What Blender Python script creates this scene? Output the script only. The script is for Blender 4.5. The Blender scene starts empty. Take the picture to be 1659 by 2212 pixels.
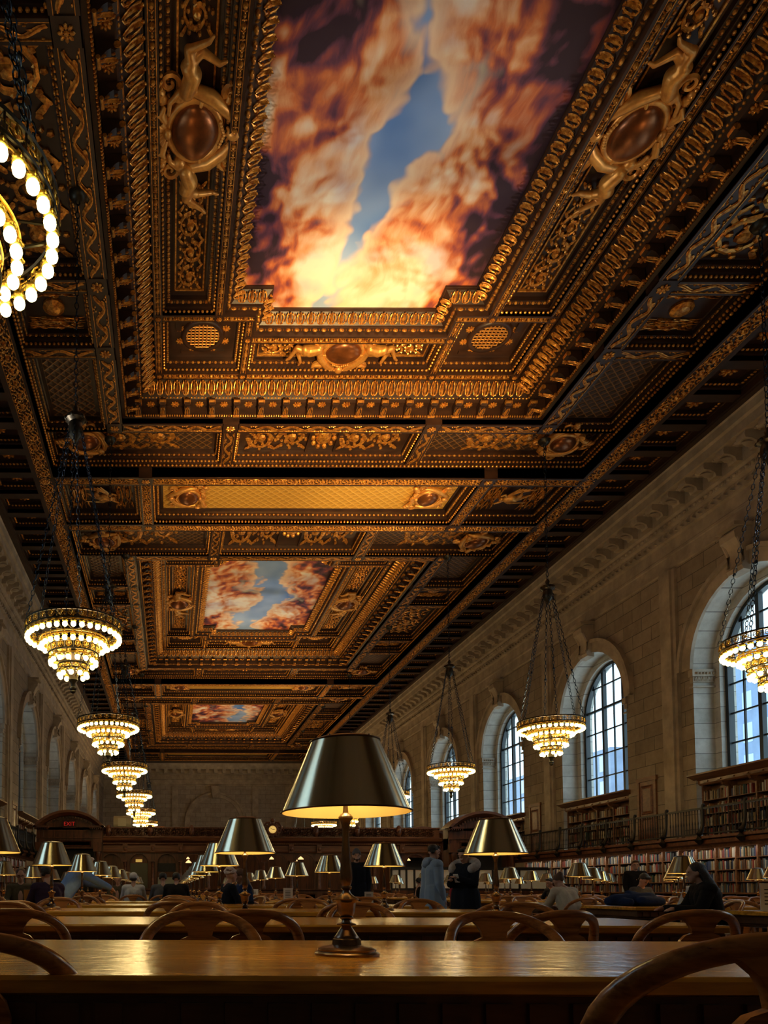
import bpy, math, random
import numpy as np
from mathutils import Vector, Matrix, Euler
R = random.Random(7)
PI = math.pi
scene = bpy.context.scene
COL = scene.collection
XC = 5.13            # centre line of the room
EYE = 1.0

# ------------------------------------------------------------------ materials
def new_mat(name):
    m = bpy.data.materials.new(name); m.use_nodes = True
    nt = m.node_tree; nt.nodes.clear()
    out = nt.nodes.new('ShaderNodeOutputMaterial')
    return m, nt, out
def nd(nt, t, **k):
    n = nt.nodes.new('ShaderNode' + t)
    for a, b in k.items():
        if a != 'inp': setattr(n, a, b)
    for q, v in k.get('inp', {}).items(): n.inputs[q].default_value = v
    return n
def lk(nt, a, b): nt.links.new(a, b)
def rgba(c): return (c[0], c[1], c[2], 1)
def simple(name, col, rough=.5, metal=0, spec=.5, var=.0, nscale=8, bump=0, bscale=40, col2=None, stretch=None, coat=0):
    m, nt, out = new_mat(name)
    b = nd(nt, 'BsdfPrincipled', inp={'Base Color': rgba(col), 'Roughness': rough, 'Metallic': metal, 'Specular IOR Level': spec, 'Coat Weight': coat})
    lk(nt, b.outputs[0], out.inputs[0])
    tc = nd(nt, 'TexCoord')
    src = tc.outputs['Object']
    if stretch:
        mp = nd(nt, 'Mapping', inp={'Scale': stretch}); lk(nt, src, mp.inputs[0]); src = mp.outputs[0]
    if var or col2:
        n = nd(nt, 'TexNoise', inp={'Scale': nscale, 'Detail': 4.0, 'Roughness': .6}); lk(nt, src, n.inputs['Vector'])
        r = nd(nt, 'ValToRGB')
        c2 = col2 if col2 else tuple(max(0, x * (1 - var)) for x in col)
        r.color_ramp.elements[0].position = .35; r.color_ramp.elements[0].color = rgba(c2)
        r.color_ramp.elements[1].position = .65; r.color_ramp.elements[1].color = rgba(col)
        lk(nt, n.outputs['Fac'], r.inputs[0]); lk(nt, r.outputs[0], b.inputs['Base Color'])
    if bump:
        n2 = nd(nt, 'TexNoise', inp={'Scale': bscale, 'Detail': 3.0}); lk(nt, src, n2.inputs['Vector'])
        bp = nd(nt, 'Bump', inp={'Strength': bump, 'Distance': .02}); lk(nt, n2.outputs['Fac'], bp.inputs['Height'])
        lk(nt, bp.outputs[0], b.inputs['Normal'])
    return m
def emis(name, col, s):
    m, nt, out = new_mat(name)
    e = nd(nt, 'Emission', inp={'Color': rgba(col), 'Strength': s}); lk(nt, e.outputs[0], out.inputs[0])
    m.cycles.emission_sampling = 'NONE'
    return m
def wood(name, c1, c2, rough=.3, axis=0, scale=3.0, coat=.3, bump=.15, ripple=0):
    m, nt, out = new_mat(name)
    b = nd(nt, 'BsdfPrincipled', inp={'Roughness': rough, 'Coat Weight': coat, 'Coat Roughness': .12})
    lk(nt, b.outputs[0], out.inputs[0])
    tc = nd(nt, 'TexCoord')
    s = [scale * 6] * 3; s[axis] = scale * .6
    mp = nd(nt, 'Mapping', inp={'Scale': s}); lk(nt, tc.outputs['Object'], mp.inputs[0])
    n = nd(nt, 'TexNoise', inp={'Scale': 1.0, 'Detail': 5.0, 'Distortion': 1.2}); lk(nt, mp.outputs[0], n.inputs['Vector'])
    n3 = nd(nt, 'TexNoise', inp={'Scale': 6.0, 'Detail': 3.0}); lk(nt, mp.outputs[0], n3.inputs['Vector'])
    mx = nd(nt, 'Math', operation='ADD'); mx.inputs[1].default_value = 0
    ml = nd(nt, 'Math', operation='MULTIPLY'); ml.inputs[1].default_value = .45
    lk(nt, n3.outputs['Fac'], ml.inputs[0]); lk(nt, n.outputs['Fac'], mx.inputs[0]); lk(nt, ml.outputs[0], mx.inputs[1])
    r = nd(nt, 'ValToRGB'); r.color_ramp.elements[0].position = .55; r.color_ramp.elements[0].color = rgba(c1)
    r.color_ramp.elements[1].position = .85; r.color_ramp.elements[1].color = rgba(c2)
    lk(nt, mx.outputs[0], r.inputs[0]); lk(nt, r.outputs[0], b.inputs['Base Color'])
    bp = nd(nt, 'Bump', inp={'Strength': bump, 'Distance': .004}); lk(nt, mx.outputs[0], bp.inputs['Height']); lk(nt, bp.outputs[0], b.inputs['Normal'])
    if ripple:
        n4 = nd(nt, 'TexNoise', inp={'Scale': 7.0, 'Detail': 3.0, 'Roughness': .6}); lk(nt, tc.outputs['Object'], n4.inputs['Vector'])
        b2 = nd(nt, 'Bump', inp={'Strength': ripple, 'Distance': .012}); lk(nt, n4.outputs['Fac'], b2.inputs['Height']); lk(nt, bp.outputs[0], b2.inputs['Normal'])
        lk(nt, b2.outputs[0], b.inputs['Normal']); lk(nt, b2.outputs[0], b.inputs['Coat Normal'])
    return m
def stone(name, c1, c2, mortar, bw=1.15, bh=.52, plane='YZ', rough=.75):
    m, nt, out = new_mat(name)
    b = nd(nt, 'BsdfPrincipled', inp={'Roughness': rough, 'Specular IOR Level': .35})
    lk(nt, b.outputs[0], out.inputs[0])
    tc = nd(nt, 'TexCoord'); sp = nd(nt, 'SeparateXYZ'); cb = nd(nt, 'CombineXYZ')
    lk(nt, tc.outputs['Object'], sp.inputs[0])
    lk(nt, sp.outputs['Y' if plane == 'YZ' else 'X'], cb.inputs[0]); lk(nt, sp.outputs['Z'], cb.inputs[1])
    br = nd(nt, 'TexBrick', inp={'Color1': rgba(c1), 'Color2': rgba(c2), 'Mortar': rgba(mortar), 'Scale': 1.0, 'Mortar Size': .012,
        'Mortar Smooth': .1, 'Bias': -.1, 'Brick Width': bw, 'Row Height': bh})
    lk(nt, cb.outputs[0], br.inputs['Vector'])
    n = nd(nt, 'TexNoise', inp={'Scale': 2.3, 'Detail': 6.0, 'Roughness': .65}); lk(nt, tc.outputs['Object'], n.inputs['Vector'])
    mx = nd(nt, 'MixRGB', blend_type='MULTIPLY', inp={'Fac': .55}); lk(nt, br.outputs['Color'], mx.inputs[1])
    r = nd(nt, 'ValToRGB'); r.color_ramp.elements[0].position = .3; r.color_ramp.elements[0].color = (.45, .42, .38, 1)
    r.color_ramp.elements[1].position = .7; r.color_ramp.elements[1].color = (1, 1, 1, 1)
    lk(nt, n.outputs['Fac'], r.inputs[0]); lk(nt, r.outputs[0], mx.inputs[2]); lk(nt, mx.outputs[0], b.inputs['Base Color'])
    bp = nd(nt, 'Bump', inp={'Strength': .5, 'Distance': .02}, invert=True); lk(nt, br.outputs['Fac'], bp.inputs['Height']); lk(nt, bp.outputs[0], b.inputs['Normal'])
    return m
def brushed(name, col, rough=.3):
    m, nt, out = new_mat(name)
    b = nd(nt, 'BsdfPrincipled', inp={'Base Color': rgba(col), 'Metallic': 1.0, 'Roughness': rough, 'Anisotropic': .8, 'Anisotropic Rotation': .25})
    lk(nt, b.outputs[0], out.inputs[0])
    tg = nd(nt, 'Tangent', direction_type='RADIAL', axis='Z'); lk(nt, tg.outputs[0], b.inputs['Tangent'])
    tc = nd(nt, 'TexCoord'); mp = nd(nt, 'Mapping', inp={'Scale': (2, 2, 90)}); lk(nt, tc.outputs['Object'], mp.inputs[0])
    n = nd(nt, 'TexNoise', inp={'Scale': 1.5, 'Detail': 4.0}); lk(nt, mp.outputs[0], n.inputs['Vector'])
    r = nd(nt, 'MapRange', inp={'To Min': rough - .015, 'To Max': rough + .02}); lk(nt, n.outputs['Fac'], r.inputs[0]); lk(nt, r.outputs[0], b.inputs['Roughness'])
    return m
def lattice(name, base, line, s=.42):
    m, nt, out = new_mat(name)
    b = nd(nt, 'BsdfPrincipled', inp={'Roughness': .42, 'Metallic': .35}); lk(nt, b.outputs[0], out.inputs[0])
    tc = nd(nt, 'TexCoord'); sp = nd(nt, 'SeparateXYZ'); lk(nt, tc.outputs['Object'], sp.inputs[0])
    def diag(op):
        a = nd(nt, 'Math', operation=op); lk(nt, sp.outputs['X'], a.inputs[0])
        y = nd(nt, 'Math', operation='MULTIPLY'); y.inputs[1].default_value = 1.0; lk(nt, sp.outputs['Y'], y.inputs[0])
        lk(nt, y.outputs[0], a.inputs[1])
        f = nd(nt, 'Math', operation='MULTIPLY'); f.inputs[1].default_value = PI / s; lk(nt, a.outputs[0], f.inputs[0])
        q = nd(nt, 'Math', operation='SINE'); lk(nt, f.outputs[0], q.inputs[0])
        w = nd(nt, 'Math', operation='ABSOLUTE'); lk(nt, q.outputs[0], w.inputs[0]); return w
    a, c = diag('ADD'), diag('SUBTRACT')
    mn = nd(nt, 'Math', operation='MINIMUM'); lk(nt, a.outputs[0], mn.inputs[0]); lk(nt, c.outputs[0], mn.inputs[1])
    r = nd(nt, 'ValToRGB'); e = r.color_ramp.elements; e[0].position = .0; e[0].color = rgba(line); e[1].position = .3; e[1].color = rgba(base)
    x = e.new(.16); x.color = rgba(line); lk(nt, mn.outputs[0], r.inputs[0]); lk(nt, r.outputs[0], b.inputs['Base Color'])
    bp = nd(nt, 'Bump', inp={'Strength': .6, 'Distance': .03}, invert=True); lk(nt, mn.outputs[0], bp.inputs['Height']); lk(nt, bp.outputs[0], b.inputs['Normal'])
    return m

MT = {}
MT['ceilwood'] = simple('ceiling_wood', (.050, .021, .012), .4, spec=.5, col2=(.022, .010, .007), nscale=1.6, stretch=(1, 1, 3))
MT['ceildark'] = simple('ceiling_recess', (.016, .011, .010), .5, spec=.3, var=.3)
MT['gold'] = simple('gilding', (.96, .46, .08), .33, metal=.6, spec=.5, col2=(.34, .10, .018), nscale=11)
MT['goldfig'] = simple('gilded_figure', (.85, .42, .09), .38, metal=.5, col2=(.55, .23, .05), nscale=5)
MT['copper'] = simple('cartouche_copper', (.34, .11, .03), .3, metal=.7, col2=(.14, .05, .02), nscale=2.5)
MT['lattice'] = lattice('lattice_panel', (.07, .04, .025), (.30, .14, .04), .3)
MT['latticegold'] = lattice('lattice_gold', (.72, .38, .06), (.90, .55, .12), .34)
MT['stoneR'] = stone('limestone_wall', (.40, .32, .235), (.29, .235, .17), (.12, .10, .075))
MT['stoneL'] = MT['stoneR']
MT['stoneE'] = stone('limestone_end_wall', (.46, .39, .31), (.36, .30, .24), (.17, .14, .12), plane='XZ')
MT['trimstone'] = simple('limestone_moulding', (.48, .39, .29), .7, var=.35, nscale=1.5)
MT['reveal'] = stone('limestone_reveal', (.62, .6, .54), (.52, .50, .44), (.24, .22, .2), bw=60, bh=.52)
MT['frame'] = simple('window_iron', (.012, .018, .022), .4)
MT['cabwood'] = wood('carved_wood', (.055, .018, .009), (.15, .052, .022), .33, axis=2, scale=.8, coat=.25)
MT['cabtrim'] = wood('carved_wood_trim', (.09, .03, .012), (.21, .078, .03), .42, axis=0, scale=.8, coat=.1)
MT['shelf'] = wood('shelf_wood', (.11, .042, .015), (.22, .09, .032), .45, axis=1, scale=1.2, coat=.08)
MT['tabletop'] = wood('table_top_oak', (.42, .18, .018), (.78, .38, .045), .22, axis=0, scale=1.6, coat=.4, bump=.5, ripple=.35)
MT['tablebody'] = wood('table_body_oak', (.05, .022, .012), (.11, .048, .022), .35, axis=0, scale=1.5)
MT['chair'] = wood('chair_oak', (.22, .075, .018), (.56, .23, .065), .28, axis=0, scale=3.2, coat=.45)
MT['bronze'] = simple('lamp_bronze', (.20, .14, .10), .25, metal=.9, col2=(.11, .08, .07), nscale=20)
MT['shade'] = brushed('lamp_shade_brass', (.70, .65, .48), .2)
MT['shadein'] = simple('lamp_shade_lining', (.9, .72, .36), .6, spec=.2)
MT['rim'] = simple('lamp_rim', (.10, .055, .03), .3, metal=.8)
MT['bulb'] = emis('chandelier_bulb', (1.0, .80, .30), 9)
MT['lampbulb'] = emis('lamp_bulb', (1.0, .72, .28), 12)
MT['iron'] = simple('chandelier_iron', (.05, .042, .03), .38, metal=.8)
MT['brassgold'] = simple('chandelier_gilt', (.85, .55, .10), .35, metal=.8, var=.4, nscale=14)
MT['chain'] = simple('chain_blue_steel', (.02, .035, .06), .4, metal=.8)
MT['railing'] = simple('railing_bronze', (.035, .03, .024), .4, metal=.6)
MT['white'] = simple('white_panel', (.84, .90, .88), .55)
MT['paper'] = simple('paper_sign', (.75, .73, .68), .6)
MT['ink'] = simple('sign_ink', (.05, .05, .05), .6)
MT['black'] = simple('matte_black', (.01, .01, .012), .5)
MT['skin'] = simple('skin_fair', (.48, .27, .19), .5, var=.12)
MT['skindark'] = simple('skin_tan', (.36, .19, .12), .5, var=.12)
MT['hairblack'] = simple('hair_black', (.008, .007, .007), .4, bump=.6, bscale=90)
MT['hairbrown'] = simple('hair_brown', (.08, .035, .016), .45, bump=.6, bscale=90)
MT['hairwhite'] = simple('hair_white', (.62, .52, .5), .6, bump=1.0, bscale=60)
def cloth(n, c, var=.15): return simple('cloth_' + n, c, .85, spec=.15, var=var, nscale=12, bump=.35, bscale=25)
MT['puffer'] = simple('cloth_puffer', (.24, .33, .46), .6, spec=.25, var=.12, nscale=3, bump=.4, bscale=9)
MT['navy'] = cloth('navy', (.010, .012, .02)); MT['dark'] = cloth('dark', (.012, .011, .012)); MT['fur'] = cloth('fur', (.5, .46, .42), .4)
MT['cream'] = cloth('cream', (.55, .50, .40)); MT['skyblue'] = cloth('sky_blue', (.16, .29, .62)); MT['whitetee'] = cloth('white', (.55, .56, .58))
MT['purple'] = cloth('purple', (.035, .02, .045)); MT['olive'] = cloth('olive', (.08, .065, .04)); MT['grey'] = cloth('grey', (.10, .10, .11)); MT['blue'] = cloth('blue', (.015, .03, .09))
MT['jeans'] = cloth('jeans', (.03, .04, .07)); MT['tan'] = cloth('tan', (.42, .36, .28)); MT['red'] = cloth('red', (.3, .03, .04))

# ------------------------------------------------------------------ mesh builder
class MB:
    def __init__(s): s.v = []; s.f = []; s.n = 0
    def add(s, V, F):
        V = np.asarray(V, float).reshape(-1, 3); F_ = [tuple(i + s.n for i in f) for f in F]
        s.v.append(V); s.f.extend(F_); s.n += len(V); return s
    def merged(s): return np.concatenate(s.v) if s.v else np.zeros((0, 3))
    def box(s, x0, x1, y0, y1, z0, z1):
        V = [(x, y, z) for x in (x0, x1) for y in (y0, y1) for z in (z0, z1)]
        return s.add(V, [(0, 1, 3, 2), (4, 6, 7, 5), (0, 4, 5, 1), (2, 3, 7, 6), (0, 2, 6, 4), (1, 5, 7, 3)])
    def cbox(s, c, d, rot=None):
        V = np.array([(x, y, z) for x in (-.5, .5) for y in (-.5, .5) for z in (-.5, .5)]) * np.array(d)
        if rot is not None: V = V @ np.array(Euler(rot).to_matrix()).T
        return s.add(V + np.array(c), [(0, 1, 3, 2), (4, 6, 7, 5), (0, 4, 5, 1), (2, 3, 7, 6), (0, 2, 6, 4), (1, 5, 7, 3)])
    def loft(s, rings, closed=True, cap0=False, cap1=False):
        n = len(rings[0]); V = np.concatenate([np.asarray(r, float) for r in rings]); F = []
        for i in range(len(rings) - 1):
            for j in range(n if closed else n - 1):
                a = i * n + j; b = i * n + (j + 1) % n; F.append((a, b, b + n, a + n))
        if cap0: F.append(tuple(range(n))[::-1])
        if cap1: F.append(tuple((len(rings) - 1) * n + j for j in range(n)))
        return s.add(V, F)
    def lathe(s, prof, c=(0, 0, 0), n=20, sx=1, sy=1, cap=True):
        rings = []
        for r, z in prof:
            rings.append([(c[0] + r * sx * math.cos(2 * PI * k / n), c[1] + r * sy * math.sin(2 * PI * k / n), c[2] + z) for k in range(n)])
        return s.loft(rings, True, cap, cap)
    def ball(s, c, r, n=8, m=5):
        if not hasattr(r, '__len__'): r = (r, r, r)
        prof = [(math.sin(PI * i / m), -math.cos(PI * i / m)) for i in range(m + 1)]
        prof[0] = (.02, -1); prof[-1] = (.02, 1)
        rings = [[(c[0] + r[0] * p * math.cos(2 * PI * k / n), c[1] + r[1] * p * math.sin(2 * PI * k / n), c[2] + r[2] * z) for k in range(n)] for p, z in prof]
        return s.loft(rings, True, True, True)
    def tube(s, P, r, n=6, up=(0, 0, 1), w=1.0, h=1.0, closed=False, cap=True):
        P = [np.array(p, float) for p in P]; N = len(P); rings = []
        up = np.array(up, float)
        for i, p in enumerate(P):
            if closed: t = P[(i + 1) % N] - P[i - 1]
            else: t = P[min(i + 1, N - 1)] - P[max(i - 1, 0)]
            t = t / (np.linalg.norm(t) + 1e-9)
            a = np.cross(t, up); na = np.linalg.norm(a)
            if na < 1e-3: a = np.cross(t, (1, .2, .1)); na = np.linalg.norm(a)
            a /= na; b = np.cross(a, t)
            ri = r[i] if hasattr(r, '__len__') else r
            rings.append([p + ri * (w * math.cos(2 * PI * k / n) * a + h * math.sin(2 * PI * k / n) * b) for k in range(n)])
        if closed: rings.append(rings[0])
        return s.loft(rings, True, cap and not closed, cap and not closed)
    def prism(s, poly, axis, a0, a1):
        """poly: 2D list; axis 0: (y,z) extruded in x; 1: (x,z) along y; 2: (x,y) along z"""
        def mk(p, a):
            return (a, p[0], p[1]) if axis == 0 else (p[0], a, p[1]) if axis == 1 else (p[0], p[1], a)
        n = len(poly); V = [mk(p, a0) for p in poly] + [mk(p, a1) for p in poly]
        F = [(i, (i + 1) % n, (i + 1) % n + n, i + n) for i in range(n)] + [tuple(range(n))[::-1], tuple(range(n, 2 * n))]
        return s.add(V, F)
    def inst(s, unit, mats):
        V = unit.merged(); F = unit.f
        for M in mats: s.add(V @ M[:3, :3].T + M[:3, 3], F)
        return s
    def mesh(s, name, mat, smooth=None):
        me = bpy.data.meshes.new(name); me.from_pydata(s.merged().tolist(), [], s.f); me.update()
        for m in (mat if isinstance(mat, (list, tuple)) else [mat]): me.materials.append(m)
        if smooth is not None:
            me.polygons.foreach_set('use_smooth', [True] * len(me.polygons))
            if smooth > 0 and smooth < 180: me.set_sharp_from_angle(angle=math.radians(smooth))
        return me
    def build(s, name, mat, parent=None, smooth=None, loc=None, fix=True):
        me = s.mesh(name, mat, smooth)
        if fix:
            import bmesh
            b = bmesh.new(); b.from_mesh(me); bmesh.ops.recalc_face_normals(b, faces=b.faces); b.to_mesh(me); b.free()
        o = bpy.data.objects.new(name, me); COL.objects.link(o)
        if parent is not None: o.parent = parent
        if loc is not None: o.location = loc
        return o
def tag(o, label=None, cat=None, group=None, kind=None):
    if label: o['label'] = label
    if cat: o['category'] = cat
    if group: o['group'] = group
    if kind: o['kind'] = kind
    return o
def empty(name, loc=(0, 0, 0), rz=0, parent=None):
    o = bpy.data.objects.new(name, None); o.location = loc; o.rotation_euler = (0, 0, rz); o.empty_display_size = .1
    COL.objects.link(o)
    if parent: o.parent = parent
    return o
def dup(o, loc=None, rz=None, parent=None):
    c = o.copy(); COL.objects.link(c)
    if parent is not None: c.parent = parent
    if loc is not None: c.location = loc
    if rz is not None: c.rotation_euler = (0, 0, rz)
    for k in ('label', 'category', 'group', 'kind'):
        if parent is None and k in c and k in ('label',): del c[k]
    for ch in [x for x in KIDS.get(o.name, [])]:
        dup(ch, parent=c)
    return c
KIDS = {}
def freeze(o):
    """remember the children of a prototype (cheap lookup while copying)"""
    def rec(x):
        KIDS[x.name] = [c for c in x.children]
        for c in x.children: rec(c)
    rec(o); return o
def structure(mb, name, mat, parent=None, smooth=None):
    o = mb.build(name, mat, parent, smooth)
    o['kind'] = 'structure'; return o
def fm(ex, ey, ez, o):
    M = np.eye(4); M[:3, 0] = ex; M[:3, 1] = ey; M[:3, 2] = ez; M[:3, 3] = o; return M
def strip(mb, A, B, U, N, unit, pitch, trim=0):
    """tile unit (0..1 along, 0..1 across, z outwards) from A to B"""
    A = np.array(A, float); B = np.array(B, float); U = np.array(U, float); N = np.array(N, float)
    L = np.linalg.norm(B - A); n = max(1, int(round(L / pitch))); d = (B - A) / n
    mb.inst(unit, [fm(d, U, N, A + d * i) for i in range(n)])
def rectring(hx, hy, z, cx=0, cy=0): return [(cx - hx, cy - hy, z), (cx + hx, cy - hy, z), (cx + hx, cy + hy, z), (cx - hx, cy + hy, z)]
def ring_strip(mb, hx0, hy0, z0, hx1, hy1, z1, unit, pitch, h=.06, cx=0, cy=0, nsign=1):
    """ornament on the sloping face between rectangle 0 (outer, low) and 1 (inner, high); normals face the room"""
    a = rectring(hx0, hy0, z0, cx, cy); b = rectring(hx1, hy1, z1, cx, cy)
    for i in range(4):
        j = (i + 1) % 4
        A, B, C, D = map(np.array, (a[i], a[j], b[i], b[j]))
        ex = (B - A) / np.linalg.norm(B - A)
        # start from mitre middle
        s0 = (A + C) / 2; s1 = (B + D) / 2
        U = (C - A) - ex * np.dot(C - A, ex)
        A2 = A + ex * max(0, np.dot(C - A, ex)) * .5; B2 = B - ex * max(0, np.dot(D - B, -ex)) * .5
        N = np.cross(ex, U); N = N / np.linalg.norm(N)
        if N[2] > 0 or (abs(N[2]) < 1e-6 and np.dot(N, np.array([cx, cy, N[2]]) - np.array([s0[0], s0[1], 0])) < 0): N = -N
        strip(mb, A2, B2, U, N * h, unit, pitch)
# ---- ornament units, all in the unit cell
def u_leaf():
    m = MB(); rows = 6; cols = 5; V = []; F = []
    for i in range(rows):
        s_ = i / (rows - 1)
        w = .20 * (math.sin(PI * min(1, .12 + s_ * .86)) ** .6) * (.75 + .25 * abs(math.cos(2.5 * PI * s_)))
        for j in range(cols):
            t = -1 + 2 * j / (cols - 1)
            V.append((.5 + t * w, .04 + s_ * .92, .15 + .95 * s_ ** 1.5 * (1 - .35 * t * t) + (.25 if j in (1, 3) else 0) * (1 - s_) + (.3 if j == 2 else 0)))
    for i in range(rows - 1):
        for j in range(cols - 1):
            a = i * cols + j; F.append((a, a + 1, a + cols + 1, a + cols))
    m.add(V, F); m.ball((.5, .93, .95), (.13, .08, .3), 6, 4)
    for q in (-1, 1):
        m.tube([(.5 + q * .06, .03, .2), (.5 + q * .27, .12, .45), (.5 + q * .36, .42, .6), (.5 + q * .33, .70, .8), (.5 + q * .22, .90, .9), (.5 + q * .17, .80, .9)], [.05, .07, .08, .08, .07, .05], 5)
        m.ball((.5 + q * .30, .30, .5), (.07, .10, .35), 5, 3)
    m.ball((.0, .30, .2), (.05, .16, .4), 5, 3); m.ball((.0, .78, .4), (.06, .12, .4), 5, 3)
    return m
def u_egg():
    m = MB(); m.ball((.5, .5, .2), (.3, .4, .9), 8, 5); m.ball((0, .5, .1), (.07, .4, .5), 4, 3); return m
def u_bead():
    m = MB(); m.ball((.5, .5, .1), (.36, .42, .9), 6, 4); return m
def u_oval():
    m = MB(); m.ball((.5, .5, .1), (.17, .34, 1.0), 10, 5)
    for x, r in ((.82, .07), (.18, .07), (.0, .10), (.95, .05), (.05, .05)): m.ball((x, .5, .1), (r, r * 2.2, .6), 6, 4)
    for x in (.24, .76): m.tube([(x, .2, .1), (x + .05 * (1 if x > .5 else -1), .5, .25), (x, .8, .1)], .04, 4)
    return m
def u_dentil():
    m = MB(); m.box(.18, .82, .05, .95, 0, 1); return m
def u_wave():
    """running double scroll with berries"""
    m = MB()
    for off, sg in ((0, 1), ):
        P = []; 
        for k in range(21):
            t = k / 20; P.append((t * 1.0 - .0, .5 - .27 * math.cos(2 * PI * t), .2))
        m.tube(P, .10, 5, w=1, h=1.1)
        P2 = [(p[0], p[1], .75) for p in P]; m.tube(P2, .035, 4)
    for cx, cy, s in ((.28, .66, 1), (.78, .40, -1)):
        P = []
        for k in range(10):
            a = k / 9 * 3.6; r = .17 * (1 - k / 11); P.append((cx + r * .8 * math.cos(a * s + (0 if s > 0 else PI)), cy + r * 1.1 * math.sin(a * s + (0 if s > 0 else PI)), .25))
        m.tube(P, .055, 4)
    for x, y in ((.12, .85), (.2, .93), (.04, .93), (.5, .12), (.42, .2), (.58, .22), (.9, .88), (.62, .06)): m.ball((x, y, .1), (.045, .06, .5), 5, 3)
    return m
def spiral(m, cx, cy, r, a0, s, turns=1.35, th=.05, z=.15, n=16, h=.6):
    P = []; rr = []
    for k in range(n):
        t = k / (n - 1); a = a0 + s * turns * 2 * PI * t; q = r * (1 - .82 * t)
        P.append((cx + q * math.cos(a), cy + q * math.sin(a), z)); rr.append(th * (1 - .45 * t))
    m.tube(P, rr, 5, w=1, h=h * 8 * .12)
def u_foliage():
    """two counter-curled acanthus scrolls"""
    m = MB()
    for cx, sg in ((.25, 1), (.75, -1)):
        cy = .5 + .02 * sg
        P = []; rr = []
        for k in range(15):
            t = k / 14; a = (PI if sg > 0 else -PI) + sg * -1 * 1.3 * 2 * PI * t; q = (1 - .8 * t)
            P.append((cx + .23 * q * math.cos(a), cy + .42 * q * math.sin(a), .25)); rr.append(.045 * (1 - .4 * t))
        m.tube(P, rr, 5, h=4)
        m.ball((cx, cy, .2), (.07, .14, .8), 7, 4)
        for k in range(6):
            a = k * PI / 3 + .3; m.ball((cx + .13 * math.cos(a), cy + .25 * math.sin(a), .15), (.035, .07, .55), 5, 3)
        for k in range(9):
            a = k * 2 * PI / 9 + .2; m.ball((cx + .235 * math.cos(a), cy + .43 * math.sin(a), .12), (.032, .065, .5), 5, 3)
        for k in range(7):
            a = k * 2 * PI / 7; m.ball((cx + .18 * math.cos(a), cy + .33 * math.sin(a), .12), (.028, .045, .45), 4, 3)
        for q in (-1, 1): m.tube([(cx + q * .16, cy - .30, .15), (cx + q * .22, cy - .40, .3), (cx + q * .245, cy - .47, .15)], [.03, .035, .015], 4); m.tube([(cx + q * .16, cy + .30, .15), (cx + q * .22, cy + .40, .3), (cx + q * .245, cy + .47, .15)], [.03, .035, .015], 4)
    return m
def u_rosette(n=8):
    m = MB()
    for k in range(n):
        a = 2 * PI * k / n; c, s_ = math.cos(a), math.sin(a)
        b = MB(); b.ball((.28, 0, .25), (.16, .1, .45), 6, 4)
        M = fm((c, s_, 0), (-s_, c, 0), (0, 0, 1), (.5, .5, 0)); m.inst(b, [M])
    m.ball((.5, .5, .35), (.13, .13, .6), 8, 4); return m
LEAF, EGG, BEAD, OVAL, DENTIL, WAVE, FOLI, ROSE = u_leaf(), u_egg(), u_bead(), u_oval(), u_dentil(), u_wave(), u_foliage(), u_rosette()
def rinceau(mb, x0, x1, y0, y1, z, h=.09, along='x', step=1.0):
    """curling acanthus filling a rectangle, facing down"""
    L, W = (x1 - x0, y1 - y0) if along == 'x' else (y1 - y0, x1 - x0)
    n = max(1, int(round(L / (W * 1.9 * step))))
    for i in range(n):
        if along == 'x': M = fm((L / n, 0, 0), (0, W, 0), (0, 0, -h), (x0 + L * i / n, y0, z))
        else: M = fm((0, L / n, 0), (W, 0, 0), (0, 0, -h), (x0, y0 + L * i / n, z))
        mb.inst(FOLI, [M])
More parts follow.
